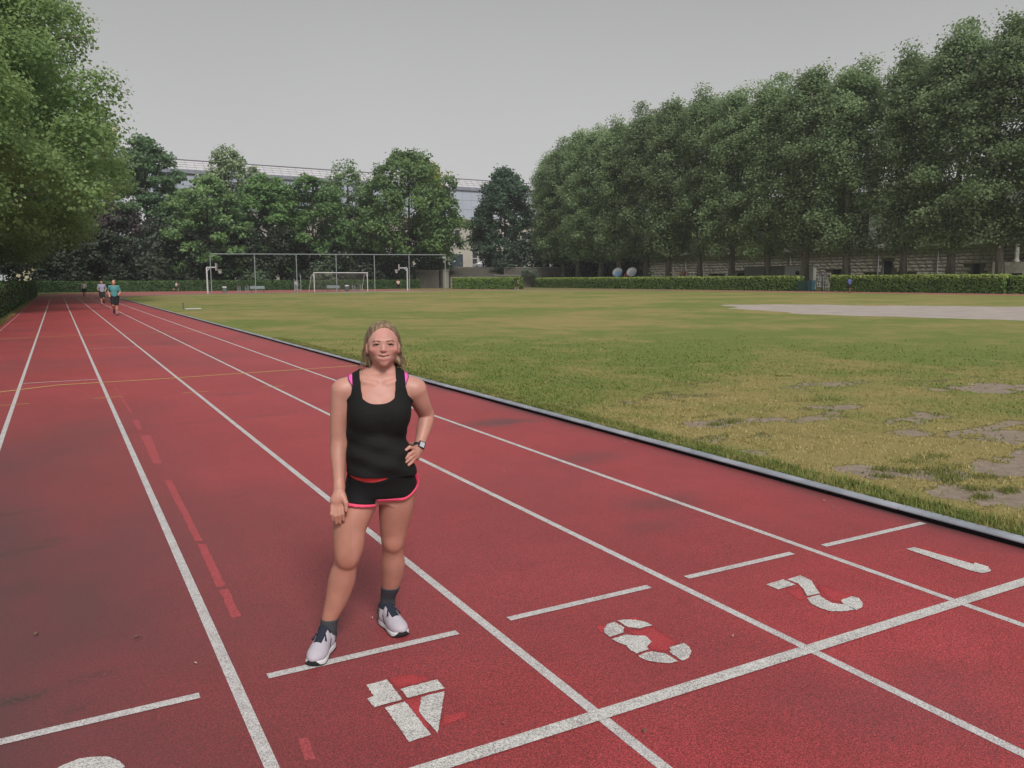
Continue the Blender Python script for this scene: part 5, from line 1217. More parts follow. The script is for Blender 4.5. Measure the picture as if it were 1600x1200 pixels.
class Field:
    def __init__(s, lo, hi, h):
        s.lo = np.array(lo, float); s.h = h; s.n = np.ceil((np.array(hi) - s.lo) / h).astype(int) + 1
        s.ax = [s.lo[i] + h * np.arange(s.n[i]) for i in range(3)]
        s.F = np.full(s.n, .25, np.float32)
    def win(s, lo, hi):
        return tuple(slice(max(0, int((lo[i] - s.lo[i]) / s.h)), max(0, min(s.n[i], int((hi[i] - s.lo[i]) / s.h) + 2))) for i in range(3))
    def grid(s, w):
        return s.ax[0][w[0]][:, None, None], s.ax[1][w[1]][None, :, None], s.ax[2][w[2]][None, None, :]
    def put(s, w, d, k, sub=False):
        A = s.F[w]
        if A.size == 0: return
        d = d.astype(np.float32)
        if sub:
            B = -d; hh = np.maximum(k - np.abs(A - B), 0) / k if k > 0 else 0; s.F[w] = np.maximum(A, B) + hh * hh * k * .25
        else:
            hh = np.maximum(k - np.abs(A - d), 0) / k if k > 0 else 0; s.F[w] = np.minimum(A, d) - hh * hh * k * .25
    def cone(s, a, b_, ra, rb, k=.02, sub=False):
        a, b_ = np.array(a, float), np.array(b_, float); m = max(ra, rb) + k + .03
        w = s.win(np.minimum(a, b_) - m, np.maximum(a, b_) + m); X, Y, Z = s.grid(w)
        ba = b_ - a; L = max((ba ** 2).sum(), 1e-9)
        t = np.clip(((X - a[0]) * ba[0] + (Y - a[1]) * ba[1] + (Z - a[2]) * ba[2]) / L, 0, 1)
        d = np.sqrt((X - a[0] - t * ba[0]) ** 2 + (Y - a[1] - t * ba[1]) ** 2 + (Z - a[2] - t * ba[2]) ** 2) - (ra + (rb - ra) * t)
        s.put(w, d, k, sub)
    def chain(s, P, k=.02, n=6):
        """limb through the given centres and radii, one smooth tapering tube"""
        if len(P) > 2: Q = smooth_path4([(*p, r_) for p, r_ in P], n)
        else: Q = [np.array((*p, r_)) for p, r_ in P]
        Q = np.array(Q); m = Q[:, 3].max() + k + .03
        w = s.win(Q[:, :3].min(0) - m, Q[:, :3].max(0) + m); X, Y, Z = s.grid(w); D = None
        for q0, q1 in zip(Q[:-1], Q[1:]):
            ba = q1[:3] - q0[:3]; L = max((ba ** 2).sum(), 1e-9)
            t = np.clip(((X - q0[0]) * ba[0] + (Y - q0[1]) * ba[1] + (Z - q0[2]) * ba[2]) / L, 0, 1)
            d = (np.sqrt((X - q0[0] - t * ba[0]) ** 2 + (Y - q0[1] - t * ba[1]) ** 2 + (Z - q0[2] - t * ba[2]) ** 2) - (q0[3] + (q1[3] - q0[3]) * t)).astype(np.float32)
            D = d if D is None else np.minimum(D, d)
        s.put(w, D, k)
    def ell(s, c, r, k=.02, sub=False, rot=None):
        c, r = np.array(c, float), np.array(r, float); m = r.max() + k + .03
        w = s.win(c - m, c + m); X, Y, Z = s.grid(w); x, y, z = X - c[0], Y - c[1], Z - c[2]
        if rot is not None:
            q = np.array(rot)
            x, y, z = x * q[0, 0] + y * q[1, 0] + z * q[2, 0], x * q[0, 1] + y * q[1, 1] + z * q[2, 1], x * q[0, 2] + y * q[1, 2] + z * q[2, 2]
        k0 = np.sqrt((x / r[0]) ** 2 + (y / r[1]) ** 2 + (z / r[2]) ** 2); k1 = np.sqrt((x / r[0] ** 2) ** 2 + (y / r[1] ** 2) ** 2 + (z / r[2] ** 2) ** 2)
        s.put(w, k0 * (k0 - 1) / np.maximum(k1, 1e-6), k, sub)
    def stack(s, zs, cx, rx, cy, rf, rb, k=.02, p=2.4):
        """body of stacked ovals"""
        w = s.win((min(np.array(cx) - np.array(rx)) - .08, -max(rf) - .10 + min(cy), min(zs) - .06), (max(np.array(cx) + np.array(rx)) + .08, max(rb) + .10 + max(cy), max(zs) + .06)); X, Y, Z = s.grid(w); z = Z[0, 0]
        I = lambda t: np.interp(z, zs, t)[None, None, :]
        # smooth the tables a little
        c_, r_, y_, f_, b_ = I(cx), I(rx), I(cy), I(rf), I(rb)
        ry = np.where(Y < y_, f_, b_)
        k0 = (np.abs((X - c_) / r_) ** p + np.abs((Y - y_) / ry) ** p) ** (1 / p)
        d = (k0 - 1) * np.minimum(r_, ry)
        d = np.maximum(d, np.maximum(Z - max(zs), min(zs) - Z))
        s.put(w, d, k)
    def copy(s, lo=None, hi=None):
        o = Field.__new__(Field)
        if lo is None: o.lo, o.h, o.n, o.ax, o.F = s.lo, s.h, s.n, s.ax, s.F.copy(); return o
        w = s.win(lo, hi); o.h = s.h; o.ax = [s.ax[i][w[i]] for i in range(3)]; o.lo = np.array([a[0] for a in o.ax]); o.F = s.F[w].copy(); o.n = np.array(o.F.shape); return o
    def XYZ(s): return s.ax[0][:, None, None], s.ax[1][None, :, None], s.ax[2][None, None, :]
    def mesh(s, name, xf=None):
        F = s.F.copy()
        for ax in range(3):      # close at the box
            q = [slice(None)] * 3; q[ax] = 0; F[tuple(q)] = .1; q[ax] = -1; F[tuple(q)] = .1
        V, Q = surface_nets(F, s.lo, s.h)
        if xf is not None: V = xf(V)
        me = mesh_arrays(name, V, Q); me.shade_smooth(); return me, V

def cloth(name, col, rough=.85, **kw): return M(name, col, rough=rough, spec=.25, **kw)
def skin_mat(name, col, sss=.12):
    """skin whose own flush (lips, cheeks, knees) comes with the mesh as the 'flush' colour"""
    m = bpy.data.materials.new(name); m.use_nodes = True; t = m.node_tree; b = t.nodes['Principled BSDF']
    a = t.nodes.new('ShaderNodeAttribute'); a.attribute_name = 'flush'
    c = t.nodes.new('ShaderNodeTexCoord'); n = t.nodes.new('ShaderNodeTexNoise'); n.inputs['Scale'].default_value = 14; n.inputs['Detail'].default_value = 5; t.links.new(c.outputs['Object'], n.inputs['Vector'])
    r_ = t.nodes.new('ShaderNodeMapRange'); r_.inputs['From Min'].default_value = .3; r_.inputs['From Max'].default_value = .7; r_.inputs['To Min'].default_value = .90; r_.inputs['To Max'].default_value = 1.08; t.links.new(n.outputs['Fac'], r_.inputs['Value'])
    x = t.nodes.new('ShaderNodeMix'); x.data_type = 'RGBA'; x.blend_type = 'MULTIPLY'; x.inputs['Factor'].default_value = 1; x.inputs['A'].default_value = (*col, 1); t.links.new(a.outputs['Color'], x.inputs['B'])
    s_ = t.nodes.new('ShaderNodeVectorMath'); s_.operation = 'SCALE'; t.links.new(x.outputs['Result'], s_.inputs[0]); t.links.new(r_.outputs[0], s_.inputs['Scale'])
    t.links.new(s_.outputs[0], b.inputs['Base Color']); b.inputs['Roughness'].default_value = .48; b.inputs['Specular IOR Level'].default_value = .4
    b.inputs['Subsurface Weight'].default_value = sss; b.inputs['Subsurface Radius'].default_value = (.012, .004, .002); b.inputs['Subsurface Scale'].default_value = 1.0
    return m

# ------------------------------------------------------------------ the woman in the foreground
# local frame: x to her left (image right), y away from the camera, z up
BF = Field((-.34, -.30, -.01), (.47, .32, 1.62), .004)
TZ = [.695, .722, .76, .82, .88, .94, 1.00, 1.06, 1.12, 1.18, 1.24, 1.28, 1.31]
TCX = [.118, .118, .118, .117, .115, .107, .100, .103, .112, .118, .121, .124, .128]
TRX = [.05, .132, .156, .152, .145, .136, .133, .131, .137, .143, .138, .105, .065]
TRF = [.06, .095, .105, .112, .112, .108, .100, .098, .102, .100, .086, .066, .050]
TRB = [.06, .10, .115, .115, .100, .090, .087, .088, .093, .098, .095, .078, .055]
TCY = [.01, .01, .01, .005, 0, 0, 0, 0, 0, .005, .01, .015, .02]
def torso(f):
    zs = np.linspace(.695, 1.31, 80)
    def sm(t):
        v = np.interp(zs, TZ, t); kk = np.ones(7) / 7; return np.convolve(np.pad(v, 3, mode='edge'), kk, 'valid')
    f.stack(list(zs), sm(TCX), sm(TRX), sm(TCY), sm(TRF), sm(TRB), k=.02)
    for x in (.056, .180):
        f.ell((x, -.068, 1.122), (.064, .056, .070), .045)
    f.ell((.055, .075, .77), (.088, .072, .085), .05); f.ell((.185, .075, .77), (.088, .072, .085), .05)
    f.ell((.115, -.065, .90), (.10, .055, .09), .05)
def shoulders(f):
    f.cone((.105, .02, 1.305), (-.042, .012, 1.243), .042, .047, .035); f.cone((.155, .02, 1.303), (.284, .012, 1.236), .042, .047, .035)
torso(BF)
TF = BF.copy()                      # torso only, for the vest and the shorts
shoulders(BF); SF = BF.copy()       # torso with shoulders, for straps
LEGR = [((.033, .0, .74), .084), ((-.006, -.018, .66), .0815), ((-.036, -.032, .59), .0790), ((-.044, -.052, .51), .072), ((-.052, -.060, .455), .0615), ((-.062, -.048, .405), .0555), ((-.083, -.038, .325), .0630), ((-.110, -.044, .235), .0520), ((-.142, -.053, .155), .0375), ((-.153, -.052, .09), .035)]
LEGL = [((.197, .008, .74), .084), ((.187, .030, .66), .0845), ((.178, .045, .585), .0745), ((.172, .055, .52), .064), ((.168, .060, .475), .0570), ((.167, .078, .415), .0525), ((.167, .108, .33), .0585), ((.157, .138, .23), .0460), ((.142, .168, .155), .0345), ((.138, .178, .09), .033)]
LF = Field(BF.lo, BF.lo + (BF.n - 1) * .004, .004)
for Lg in (LEGR, LEGL): LF.chain(Lg, .006)
hh_ = np.maximum(.030 - np.abs(BF.F - LF.F), 0) / .030; BF.F = np.minimum(BF.F, LF.F) - hh_ * hh_ * .0075
for f in (BF, LF):
    f.ell((-.054, -.100, .452), (.034, .018, .036), .03); f.ell((.170, .022, .474), (.032, .018, .034), .03)
    f.ell((-.082, -.002, .335), (.046, .040, .085), .03); f.ell((.166, .142, .345), (.042, .038, .085), .03)
    f.cone((-.15, -.03, .06), (-.20, -.16, .035), .034, .026, .02); f.cone((.122, .20, .06), (.18, .05, .035), .034, .026, .02)
# arms
ARMR = [((-.054, .012, 1.232), .0515), ((-.066, .012, 1.15), .0445), ((-.076, .018, 1.06), .0395), ((-.077, .018, .995), .0385), ((-.081, -.004, .93), .0370), ((-.080, -.036, .86), .0300), ((-.079, -.068, .79), .0245)]
ARML = [((.290, .012, 1.226), .0515), ((.313, .038, 1.165), .0450), ((.335, .070, 1.115), .0395), ((.345, .080, 1.088), .0385), ((.333, .056, 1.042), .0370), ((.314, .022, .990), .0295), ((.295, -.012, .945), .0240)]
BF.chain(ARMR, .022); BF.chain(ARML, .022)
# right hand, hanging in front of the thigh, back of the hand to the front
BF.cone((-.079, -.068, .795), (-.072, -.096, .745), .0225, .020, .014); BF.cone((-.079, -.070, .795), (-.100, -.094, .735), .020, .019, .014)
BF.ell((-.086, -.099, .733), (.034, .0165, .040), .016)
for x0, x1, x2, z1, z2 in ((-.113, -.116, -.112, .678, .648), (-.098, -.100, -.096, .668, .632), (-.082, -.083, -.080, .670, .633), (-.066, -.066, -.064, .676, .645)):
    BF.cone((x0, -.107, .712), (x1, -.120, z1), .0092, .0085, .006); BF.cone((x1, -.120, z1), (x2, -.114, z2), .0085, .0070, .004)
BF.cone((-.064, -.098, .765), (-.050, -.122, .728), .0125, .0110, .012); BF.cone((-.050, -.122, .728), (-.050, -.130, .694), .0108, .0082, .005)
# left hand on the hip: fingers forward over the vest, thumb behind
BF.cone((.295, -.012, .945), (.281, -.038, .940), .0225, .020, .012); BF.cone((.295, -.012, .943), (.283, -.034, .916), .020, .018, .012)
BF.ell((.281, -.040, .930), (.021, .024, .033), .014)
for a, b_, c in (((.274, -.056, .955), (.250, -.078, .968), (.2315, -.088, .957)), ((.270, -.062, .942), (.248, -.086, .936), (.229, -.092, .919)), ((.271, -.062, .926), (.251, -.086, .915), (.232, -.091, .900)), ((.275, -.056, .911), (.258, -.078, .896), (.243, -.086, .884))):
    BF.cone(a, b_, .0092, .0085, .006); BF.cone(b_, c, .0085, .0072, .004)
BF.cone((.288, -.012, .945), (.278, .020, .960), .0125, .011, .01); BF.cone((.278, .020, .960), (.262, .045, .958), .0108, .0085, .005)
# neck and head
BF.cone((.130, .028, 1.27), (.141, .014, 1.385), .053, .0485, .03)
BF.cone((.098, -.050, 1.268), (.045, -.042, 1.279), .0075, .006, .02); BF.cone((.152, -.050, 1.268), (.195, -.042, 1.277), .0075, .006, .02)   # collar bones
HX = .140
BF.ell((HX, .020, 1.468), (.0725, .092, .078), .02)
BF.ell((HX, -.022, 1.432), (.0630, .066, .074), .03)
BF.cone((HX, -.030, 1.397), (HX + .001, -.074, 1.367), .040, .0185, .025)
BF.ell((HX, -.004, 1.398), (.0515, .056, .040), .025)
BF.ell((HX, -.052, 1.394), (.037, .034, .030), .025)
BF.cone((HX - .034, -.077, 1.4690), (HX + .034, -.077, 1.4690), .0105, .0105, .014)
for sg in (-1, 1):
    BF.ell((HX + sg * .0320, -.0935, 1.4535), (.0150, .0090, .0085), .010, sub=True)
    BF.ell((HX + sg * .041, -.058, 1.4270), (.0230, .0210, .0180), .018)
    BF.ell((HX + sg * .0715, .006, 1.428), (.0080, .0170, .0285), .008, rot=Matrix.Rotation(sg * .35, 3, 'Z'))
    BF.cone((HX + sg * .030, -.0830, 1.4600), (HX + sg * .046, -.075, 1.4560), .0048, .0042, .005)   # upper lids
    BF.cone((HX + sg * .017, -.0790, 1.4555), (HX + sg * .030, -.0830, 1.4600), .0042, .0048, .005)
    BF.cone((HX + sg * .018, -.0800, 1.4480), (HX + sg * .044, -.0765, 1.4480), .0046, .0044, .005)   # lower lids
    BF.ell((HX + sg * .0095, -.0890, 1.4250), (.0062, .0070, .0052), .006)
BF.cone((HX, -.080, 1.4560), (HX - .001, -.0965, 1.4285), .0060, .0084, .010)
BF.cone((HX - .0315, -.0735, 1.4085), (HX - .001, -.0880, 1.4010), .0046, .0060, .007); BF.cone((HX - .001, -.0880, 1.4010), (HX + .0305, -.0735, 1.4085), .0060, .0046, .007)
BF.cone((HX - .026, -.0750, 1.3940), (HX - .001, -.0870, 1.3820), .0050, .0068, .007); BF.cone((HX - .001, -.0870, 1.3820), (HX + .025, -.0750, 1.3940), .0068, .0050, .007)
BF.cone((HX - .0255, -.0820, 1.4000), (HX, -.0930, 1.3940), .0030, .0050, .003, sub=True); BF.cone((HX + .0245, -.0820, 1.4000), (HX, -.0930, 1.3940), .0030, .0050, .003, sub=True)
me, V = BF.mesh('person')
def woman_flush(V):
    x, y, z = V[:, 0], V[:, 1], V[:, 2]; C = np.ones((len(V), 3))
    def g_(c, r): return np.exp(-(((V - np.array(c)) / np.array(r)) ** 2).sum(1))
    def mul(w, c):
        for i in range(3): C[:, i] *= 1 + w * (c[i] - 1)
    lips = np.maximum(g_((HX, -.09, 1.4015), (.024, .02, .0052)), g_((HX, -.09, 1.3835), (.020, .02, .0062))); mul(np.clip(lips * 1.3, 0, 1), (.74, .44, .48))
    for sg in (-1, 1): mul(.7 * g_((HX + sg * .044, -.075, 1.424), (.020, .03, .016)), (1.04, .86, .86))
    mul(.55 * g_((HX, -.105, 1.425), (.014, .02, .012)), (1.0, .82, .82))
    mul(sstep(1.30, 1.36, z), (1.03, 1.05, 1.10)); mul(.3 * g_((HX, -.09, 1.50), (.05, .05, .03)), (1.0, .90, .90))
    mul(.35 * g_((.12, -.09, 1.24), (.09, .06, .06)), (1.0, .80, .78))
    tan = sstep(1.20, 1.0, z) * ((x < -.03) | (x > .26)); mul(.5 * tan, (.86, .80, .74))
    mul(.5 * g_((-.054, -.12, .44), (.04, .04, .05)), (.86, .74, .70)); mul(.5 * g_((.170, .01, .46), (.04, .04, .05)), (.86, .74, .70))
    mul(sstep(.74, .62, z), (.89, .83, .79))
    return C
attr(me, 'flush', woman_flush(V))
SKIN_W = skin_mat('fair tanned skin', (.475, .240, .190), sss=.2)
woman = link('person', me, SKIN_W)
woman.location = (.62, 1.14, .0); woman.rotation_euler = (0, 0, R(-17.83))
tag(woman, 'woman in black vest and shorts, one hand on her hip, standing on the track', 'person')
def wpart(name, f, mat, smooth=True, parent=None):
    me, _ = f.mesh(name); return link(name, me, mat, parent or woman)
BLACK = M('black jersey', (.0095, .0098, .010), rough=.8, spec=.2, var=.15, vscale=30, bump=.004, bscale=14, stretch=(1, 1, 2.2))
BLACK2 = M('black shorts cloth', (.0085, .0085, .0095), rough=.8, spec=.2, bump=.003, bscale=22)
HOTP = M('hot pink cloth', (.78, .075, .16), rough=.75); CORAL = M('coral waistband', (.70, .055, .060), rough=.75); MAG = M('magenta strap', (.80, .10, .42), rough=.7); PURP = M('purple piping', (.14, .05, .13), rough=.8)
def smax(a, b_, k): hh = np.maximum(k - np.abs(a - b_), 0) / k; return np.maximum(a, b_) + hh * hh * k * .25
# vest
f = SF.copy((-.14, -.22, .78), (.36, .22, 1.36)); X, Y, Z = f.XYZ()
hem = np.where(X < .06, .839 + .6 * (X - .06) ** 2, .839 - .05 * (X - .06)) + 0 * Y
fold = .0040 * np.sin(70 * (Z + .22 * (X - .1)) + 9 * X) * np.clip((1.08 - Z) / .1, 0, 1) * np.clip((.17 - np.abs(X - .11)) / .05, 0, 1) + .0034 * np.sin(48 * Z - 26 * X) * np.clip((1.06 - Z) / .1, 0, 1)
lf_ = LF.copy((-.14, -.22, .78), (.36, .22, 1.36)).F
g_ = np.minimum(f.F, np.where(Z < .90, lf_, 1.0)) - (.0075 + fold + .0055 * np.clip((.96 - Z) / .14, 0, 1))
dX = np.abs(X - .112)
zn = np.where(Y < .02, 1.180 + .030 * (dX / .078) ** 2.5 + .14 * np.clip((dX - .072) / .013, 0, 1.5) ** 1.5, 1.225 + np.abs((X - .118) / .075) ** 4 * .10)
g_ = smax(g_, Z - zn, .004)
al = np.interp(Z[0, 0], [1.10, 1.17, 1.22, 1.26, 1.34], [-.20, -.055, -.014, -.006, -.006])[None, None, :]; ar = np.interp(Z[0, 0], [1.10, 1.165, 1.21, 1.25, 1.34], [.45, .292, .250, .240, .238])[None, None, :]
g_ = smax(g_, np.maximum(al - X, X - ar) * .8, .004)
g_ = smax(g_, hem - Z, .004); f.F = g_.astype(np.float32)
wpart('tank_top', f, BLACK)
# magenta straps of the sports bra with purple piping, just outside the vest straps
for nm, a, b_, mt, of in (('sports_bra', -.022, -.004, MAG, .0045), ('bra_piping', -.0262, -.0215, PURP, .0055), ('sports_bra', .236, .253, MAG, .0045), ('bra_piping', .2525, .2572, PURP, .0055)):
    f = SF.copy((-.08, -.22, 1.14), (.32, .22, 1.36)); X, Y, Z = f.XYZ()
    sl = .35 * np.clip(1.27 - Z, 0, .2) * (-1 if a < .1 else 1)
    tp_z = np.clip((1.290 - Z) / .034, 0, 1) * .0175
    if a < .1: lo_, hi_ = (a + tp_z, b_ + 0 * Z) if nm == 'sports_bra' else (a + tp_z, b_ + tp_z)
    else: lo_, hi_ = (a + 0 * Z, b_ - tp_z) if nm == 'sports_bra' else (a - tp_z, b_ - tp_z)
    f.F = np.maximum(f.F - of, np.maximum(np.maximum(lo_ - X, X - hi_), 1.242 - Z)).astype(np.float32); wpart(nm, f, mt)
# shorts
f = LF.copy((-.14, -.24, .60), (.36, .24, .92)); X, Y, Z = f.XYZ()
tq = TF.copy((-.14, -.24, .60), (.36, .24, .92)).F
base = np.minimum(f.F, tq); hh = np.maximum(.012 - np.abs(f.F - tq), 0) / .012; base = base - hh * hh * .003
legR = X < .0885 + .0 * Z
hemR = .700 - .13 * np.clip(X - .0, -.05, .09) + 0 * Y + .02 * np.clip(-(X + .04) / .06, 0, 1); hemL = .714 + .045 * np.clip((X - .205) / .078, 0, 1.2) ** 2 + 0 * Y
hemz = np.where(X < .0895, hemR, hemL); vee = .14 * (.742 - Z) - np.abs(X - .0895) + 0 * Y   # the open fork between the legs
gs = f.copy(); gs.F = smax(smax(base - .0055 - .009 * np.clip((.80 - Z) / .09, 0, 1), hemz + .013 - Z, .003), np.maximum(vee, Z - (.816 + 2.4 * np.clip(X - .06, -.12, .14) ** 2 + 0 * Y)), .003).astype(np.float32)
shorts = wpart('shorts', gs, BLACK2)
gs = f.copy(); gs.F = np.maximum(np.maximum(np.maximum(base - .0160, vee), hemz - Z), Z - hemz - .0135).astype(np.float32); wpart('shorts_trim', gs, HOTP, parent=shorts)
gs = f.copy(); st_ = np.abs(Y - .035 + .5 * (Z - .78)) - .011; gs.F = np.maximum(np.maximum(base - .0160, np.maximum(st_, .225 - X)), np.maximum(Z - .845, .745 - Z)).astype(np.float32); wpart('shorts_stripe', gs, HOTP, parent=shorts)
gs = f.copy(); gs.F = np.maximum(base - .0015, np.maximum(np.maximum(Z - .87, .80 - Z), X - .205)).astype(np.float32); wpart('waistband', gs, CORAL)
# socks
SOCK = M('dark grey sock', (.058, .062, .070), rough=.95, spec=.1, bump=.002, bscale=150, stretch=(1, 1, 4))
for nm, x0, x1, zt in (('R', -.24, -.06, .152), ('L', .06, .24, .212)):
    f = LF.copy((x0, -.20, .03), (x1, .28, zt + .03)); X, Y, Z = f.XYZ(); f.F = smax(f.F - .0045, Z - zt + 0 * X + 0 * Y, .004).astype(np.float32); wpart('sock', f, SOCK)
# running shoes
LILAC = M('lilac white mesh', (.43, .40, .45), rough=.8, spec=.3, var=.06, vscale=60, bump=.0012, bscale=320); SOLEW = M('white foam sole', (.60, .60, .62), rough=.6); OUTS = M('black rubber', (.014, .014, .015), rough=.75); NAVYC = M('navy lace', (.014, .018, .034), rough=.85); GREYC = M('grey heel counter', (.10, .09, .095), rough=.6)
def shoe(heel, toe):
    h_ = Vector((heel[0], heel[1], 0)); t_ = Vector((toe[0], toe[1], 0)); d = (t_ - h_); Ls = d.length; d.normalize(); n = Vector((-d.y, d.x, 0)); q = Ls / .25
    def xf(V): V = np.asarray(V); return np.stack([h_.x + (V[:, 0] * d.x) * q + V[:, 1] * n.x, h_.y + (V[:, 0] * d.y) * q + V[:, 1] * n.y, V[:, 2]], 1)
    U = Field((-.02, -.07, -.01), (.28, .07, .15), .003)
    U.ell((.048, 0, .048), (.050, .033, .060), .02); U.ell((.115, 0, .045), (.085, .0365, .046), .03); U.ell((.182, .004, .036), (.064, .0445, .036), .03)
    U.cone((.052, 0, .06), (.050, 0, .092), .0385, .037, .02); U.cone((.105, 0, .074), (.082, 0, .112), .022, .017, .02)
    U.cone((.15, 0, .055), (.105, 0, .08), .022, .024, .03)
    u = U.copy(); X, Y, Z = u.XYZ(); u.F = smax(u.F, .016 - Z, .004).astype(np.float32)
    me, _ = u.mesh('shoe', xf); sh = link('shoe', me, LILAC, woman)
    S_ = Field((-.03, -.07, -.012), (.28, .07, .06), .003); X, Y, Z = S_.XYZ()
    t = np.clip((X - .045) / .150, 0, 1); wv = .0385 + .0095 * t - .006 * np.exp(-((X - .11) / .035) ** 2)
    d2 = np.sqrt((X - .045 - t * .150) ** 2 + (Y - .004 * t) ** 2) - wv
    zt = .034 - .010 * sstep(.02, .16, X) + .012 * sstep(.20, .26, X); zb_ = .014 * sstep(.19, .265, X) ** 1.5 + .006 * sstep(.02, -.02, X)
    S_.F = smax(smax(d2 + 0 * Z, Z - zt + 0 * Y, .008), zb_ - Z + 0 * Y, .006).astype(np.float32)
    me, _ = S_.mesh('sole', xf); so = link('sole', me, SOLEW, sh)
    o_ = S_.copy(); o_.F = np.maximum(S_.F - .0022, Z - zb_ - .0065 - .020 * sstep(.200, .245, X) * (np.abs(Y) < .1) * np.clip(1.1 - (Y / .036) ** 2, 0, 1)).astype(np.float32); me, _ = o_.mesh('outsole', xf); link('outsole', me, OUTS, sh)
    p_ = U.copy(); X, Y, Z = p_.XYZ(); p_.F = np.maximum(U.F - .0025, np.maximum(np.abs(Y) - .0195 - .02 * np.clip(.11 - X, 0, .1), np.maximum(X - .168, np.maximum(.050 - Z, .062 - X)))).astype(np.float32); me, _ = p_.mesh('lace_panel', xf); link('lace_panel', me, NAVYC, sh)
    p_ = U.copy(); p_.F = np.maximum(U.F - .0018, np.maximum(X - .058, .036 - Z) + 0 * Y).astype(np.float32); p_.F = np.maximum(p_.F, (Z - .092 + 0 * X + 0 * Y)).astype(np.float32); me, _ = p_.mesh('heel_counter', xf); link('heel_counter', me, GREYC, sh)
    p_ = U.copy(); p_.F = np.maximum(U.F - .0035, np.maximum(.096 - Z + 0 * X + 0 * Y, X - .088)).astype(np.float32); me, _ = p_.mesh('collar', xf); link('collar', me, NAVYC, sh)
    # side flash
    p_ = U.copy(); p_.F = np.maximum(U.F - .0016, np.maximum(np.abs(X - .100 + .55 * (Z - .05)) - .0045, np.maximum(Z - .072, .028 - Z)) + 0 * Y).astype(np.float32); p_.F = np.maximum(p_.F, .02 - np.abs(Y)).astype(np.float32); me, _ = p_.mesh('side_stripe', xf); link('side_stripe', me, NAVYC, sh)
    mb = MB()
    def T(pts): return [tuple(v) for v in xf(np.array(pts))]
    for k in range(5):
        x = .148 - k * .014; z = .066 + k * .0088
        mb.tube(T([(x, -.022, z - .004), (x - .003, -.008, z + .003), (x - .003, .008, z + .003), (x, .022, z - .004)]), .0036, 6)
    for sg in (-1, 1):
        mb.tube(T([(.095, 0, .108), (.118, .020 * sg, .106), (.145, .036 * sg, .085), (.138, .030 * sg, .082), (.115, .010 * sg, .098), (.098, 0, .109)]), .0036, 6); mb.tube(T([(.096, 0, .108), (.125, .012 * sg, .098), (.150, .018 * sg, .074)]), .0034, 6)
    mb.build('lace', NAVYC, sh, smooth=True)
shoe((-.142, -.008), (-.228, -.242)); shoe((.112, .222), (.204, -.014))
# hair: a swept-back cap with loose locks to the shoulders
HAIR = bpy.data.materials.new('dark blond hair'); HAIR.use_nodes = True; t = HAIR.node_tree; b = t.nodes['Principled BSDF']; c = t.nodes.new('ShaderNodeTexCoord'); mp = t.nodes.new('ShaderNodeMapping'); mp.inputs['Scale'].default_value = (70, 22, 7); t.links.new(c.outputs['Object'], mp.inputs['Vector']); n = t.nodes.new('ShaderNodeTexNoise'); n.inputs['Scale'].default_value = 1.0; n.inputs['Detail'].default_value = 4; t.links.new(mp.outputs[0], n.inputs['Vector']); r_ = t.nodes.new('ShaderNodeValToRGB'); r_.color_ramp.elements[0].position = .3; r_.color_ramp.elements[0].color = (.050, .030, .017, 1); r_.color_ramp.elements[1].position = .90; r_.color_ramp.elements[1].color = (.42, .285, .165, 1); t.links.new(n.outputs['Fac'], r_.inputs[0]); t.links.new(r_.outputs[0], b.inputs['Base Color']); b.inputs['Roughness'].default_value = .45; bp = t.nodes.new('ShaderNodeBump'); bp.inputs['Distance'].default_value = .0007; t.links.new(n.outputs['Fac'], bp.inputs['Height']); t.links.new(bp.outputs[0], b.inputs['Normal'])
f = Field((.0, -.13, 1.24), (.28, .16, 1.58), .003)
f.ell((HX, .026, 1.474), (.0790, .0985, .0810), .02); f.ell((HX, .045, 1.40), (.078, .065, .075), .04)
X, Y, Z = f.XYZ()
hl = np.sqrt(((X - HX - .004) / .0680) ** 2 + ((Z - 1.440) / np.where(Z > 1.44, .089, .20)) ** 2) - 1
face_cut = np.maximum(hl * .06 + 0 * Y, (Y - (-.012 + .05 * np.clip(Z - 1.47, 0, 1))))   # negative = open face
f.F = smax(f.F, -face_cut, .006).astype(np.float32)
f.F = np.maximum(f.F, (1.335 - Z + 0 * X + 0 * Y) * .8).astype(np.float32)
rnd = random.Random(4)
for sg in (-1, 1):
    for k in range(4):
        y0 = .018 + .013 * k + rnd.uniform(-.003, .003); ex = sg * (.066 + rnd.uniform(-.006, .012)); zt_ = 1.330 + rnd.uniform(-.018, .02)
        f.chain([((HX + sg * .064, y0 + .004, 1.475), .011), ((HX + sg * .0735, y0 + .010, 1.435), .0090), ((HX + sg * .0720, y0 + .014, 1.39), .0080), ((HX + ex, y0 + .006 - .02 * (k < 2), zt_ + .025), .0070), ((HX + ex + sg * rnd.uniform(.002, .022), y0 - .015 * (k < 3), zt_), .0030)], .018)
X, Y, Z = f.XYZ(); th = np.arctan2(Y - .02, X - HX)
f.F = (f.F + .0003 * np.sin(th * 46 + 30 * Z) + .0004 * np.sin(th * 27 - 55 * (X - HX) + 18 * Z)).astype(np.float32)
me, _ = f.mesh('hair'); hair = link('hair', me, HAIR, woman)
mb = MB()
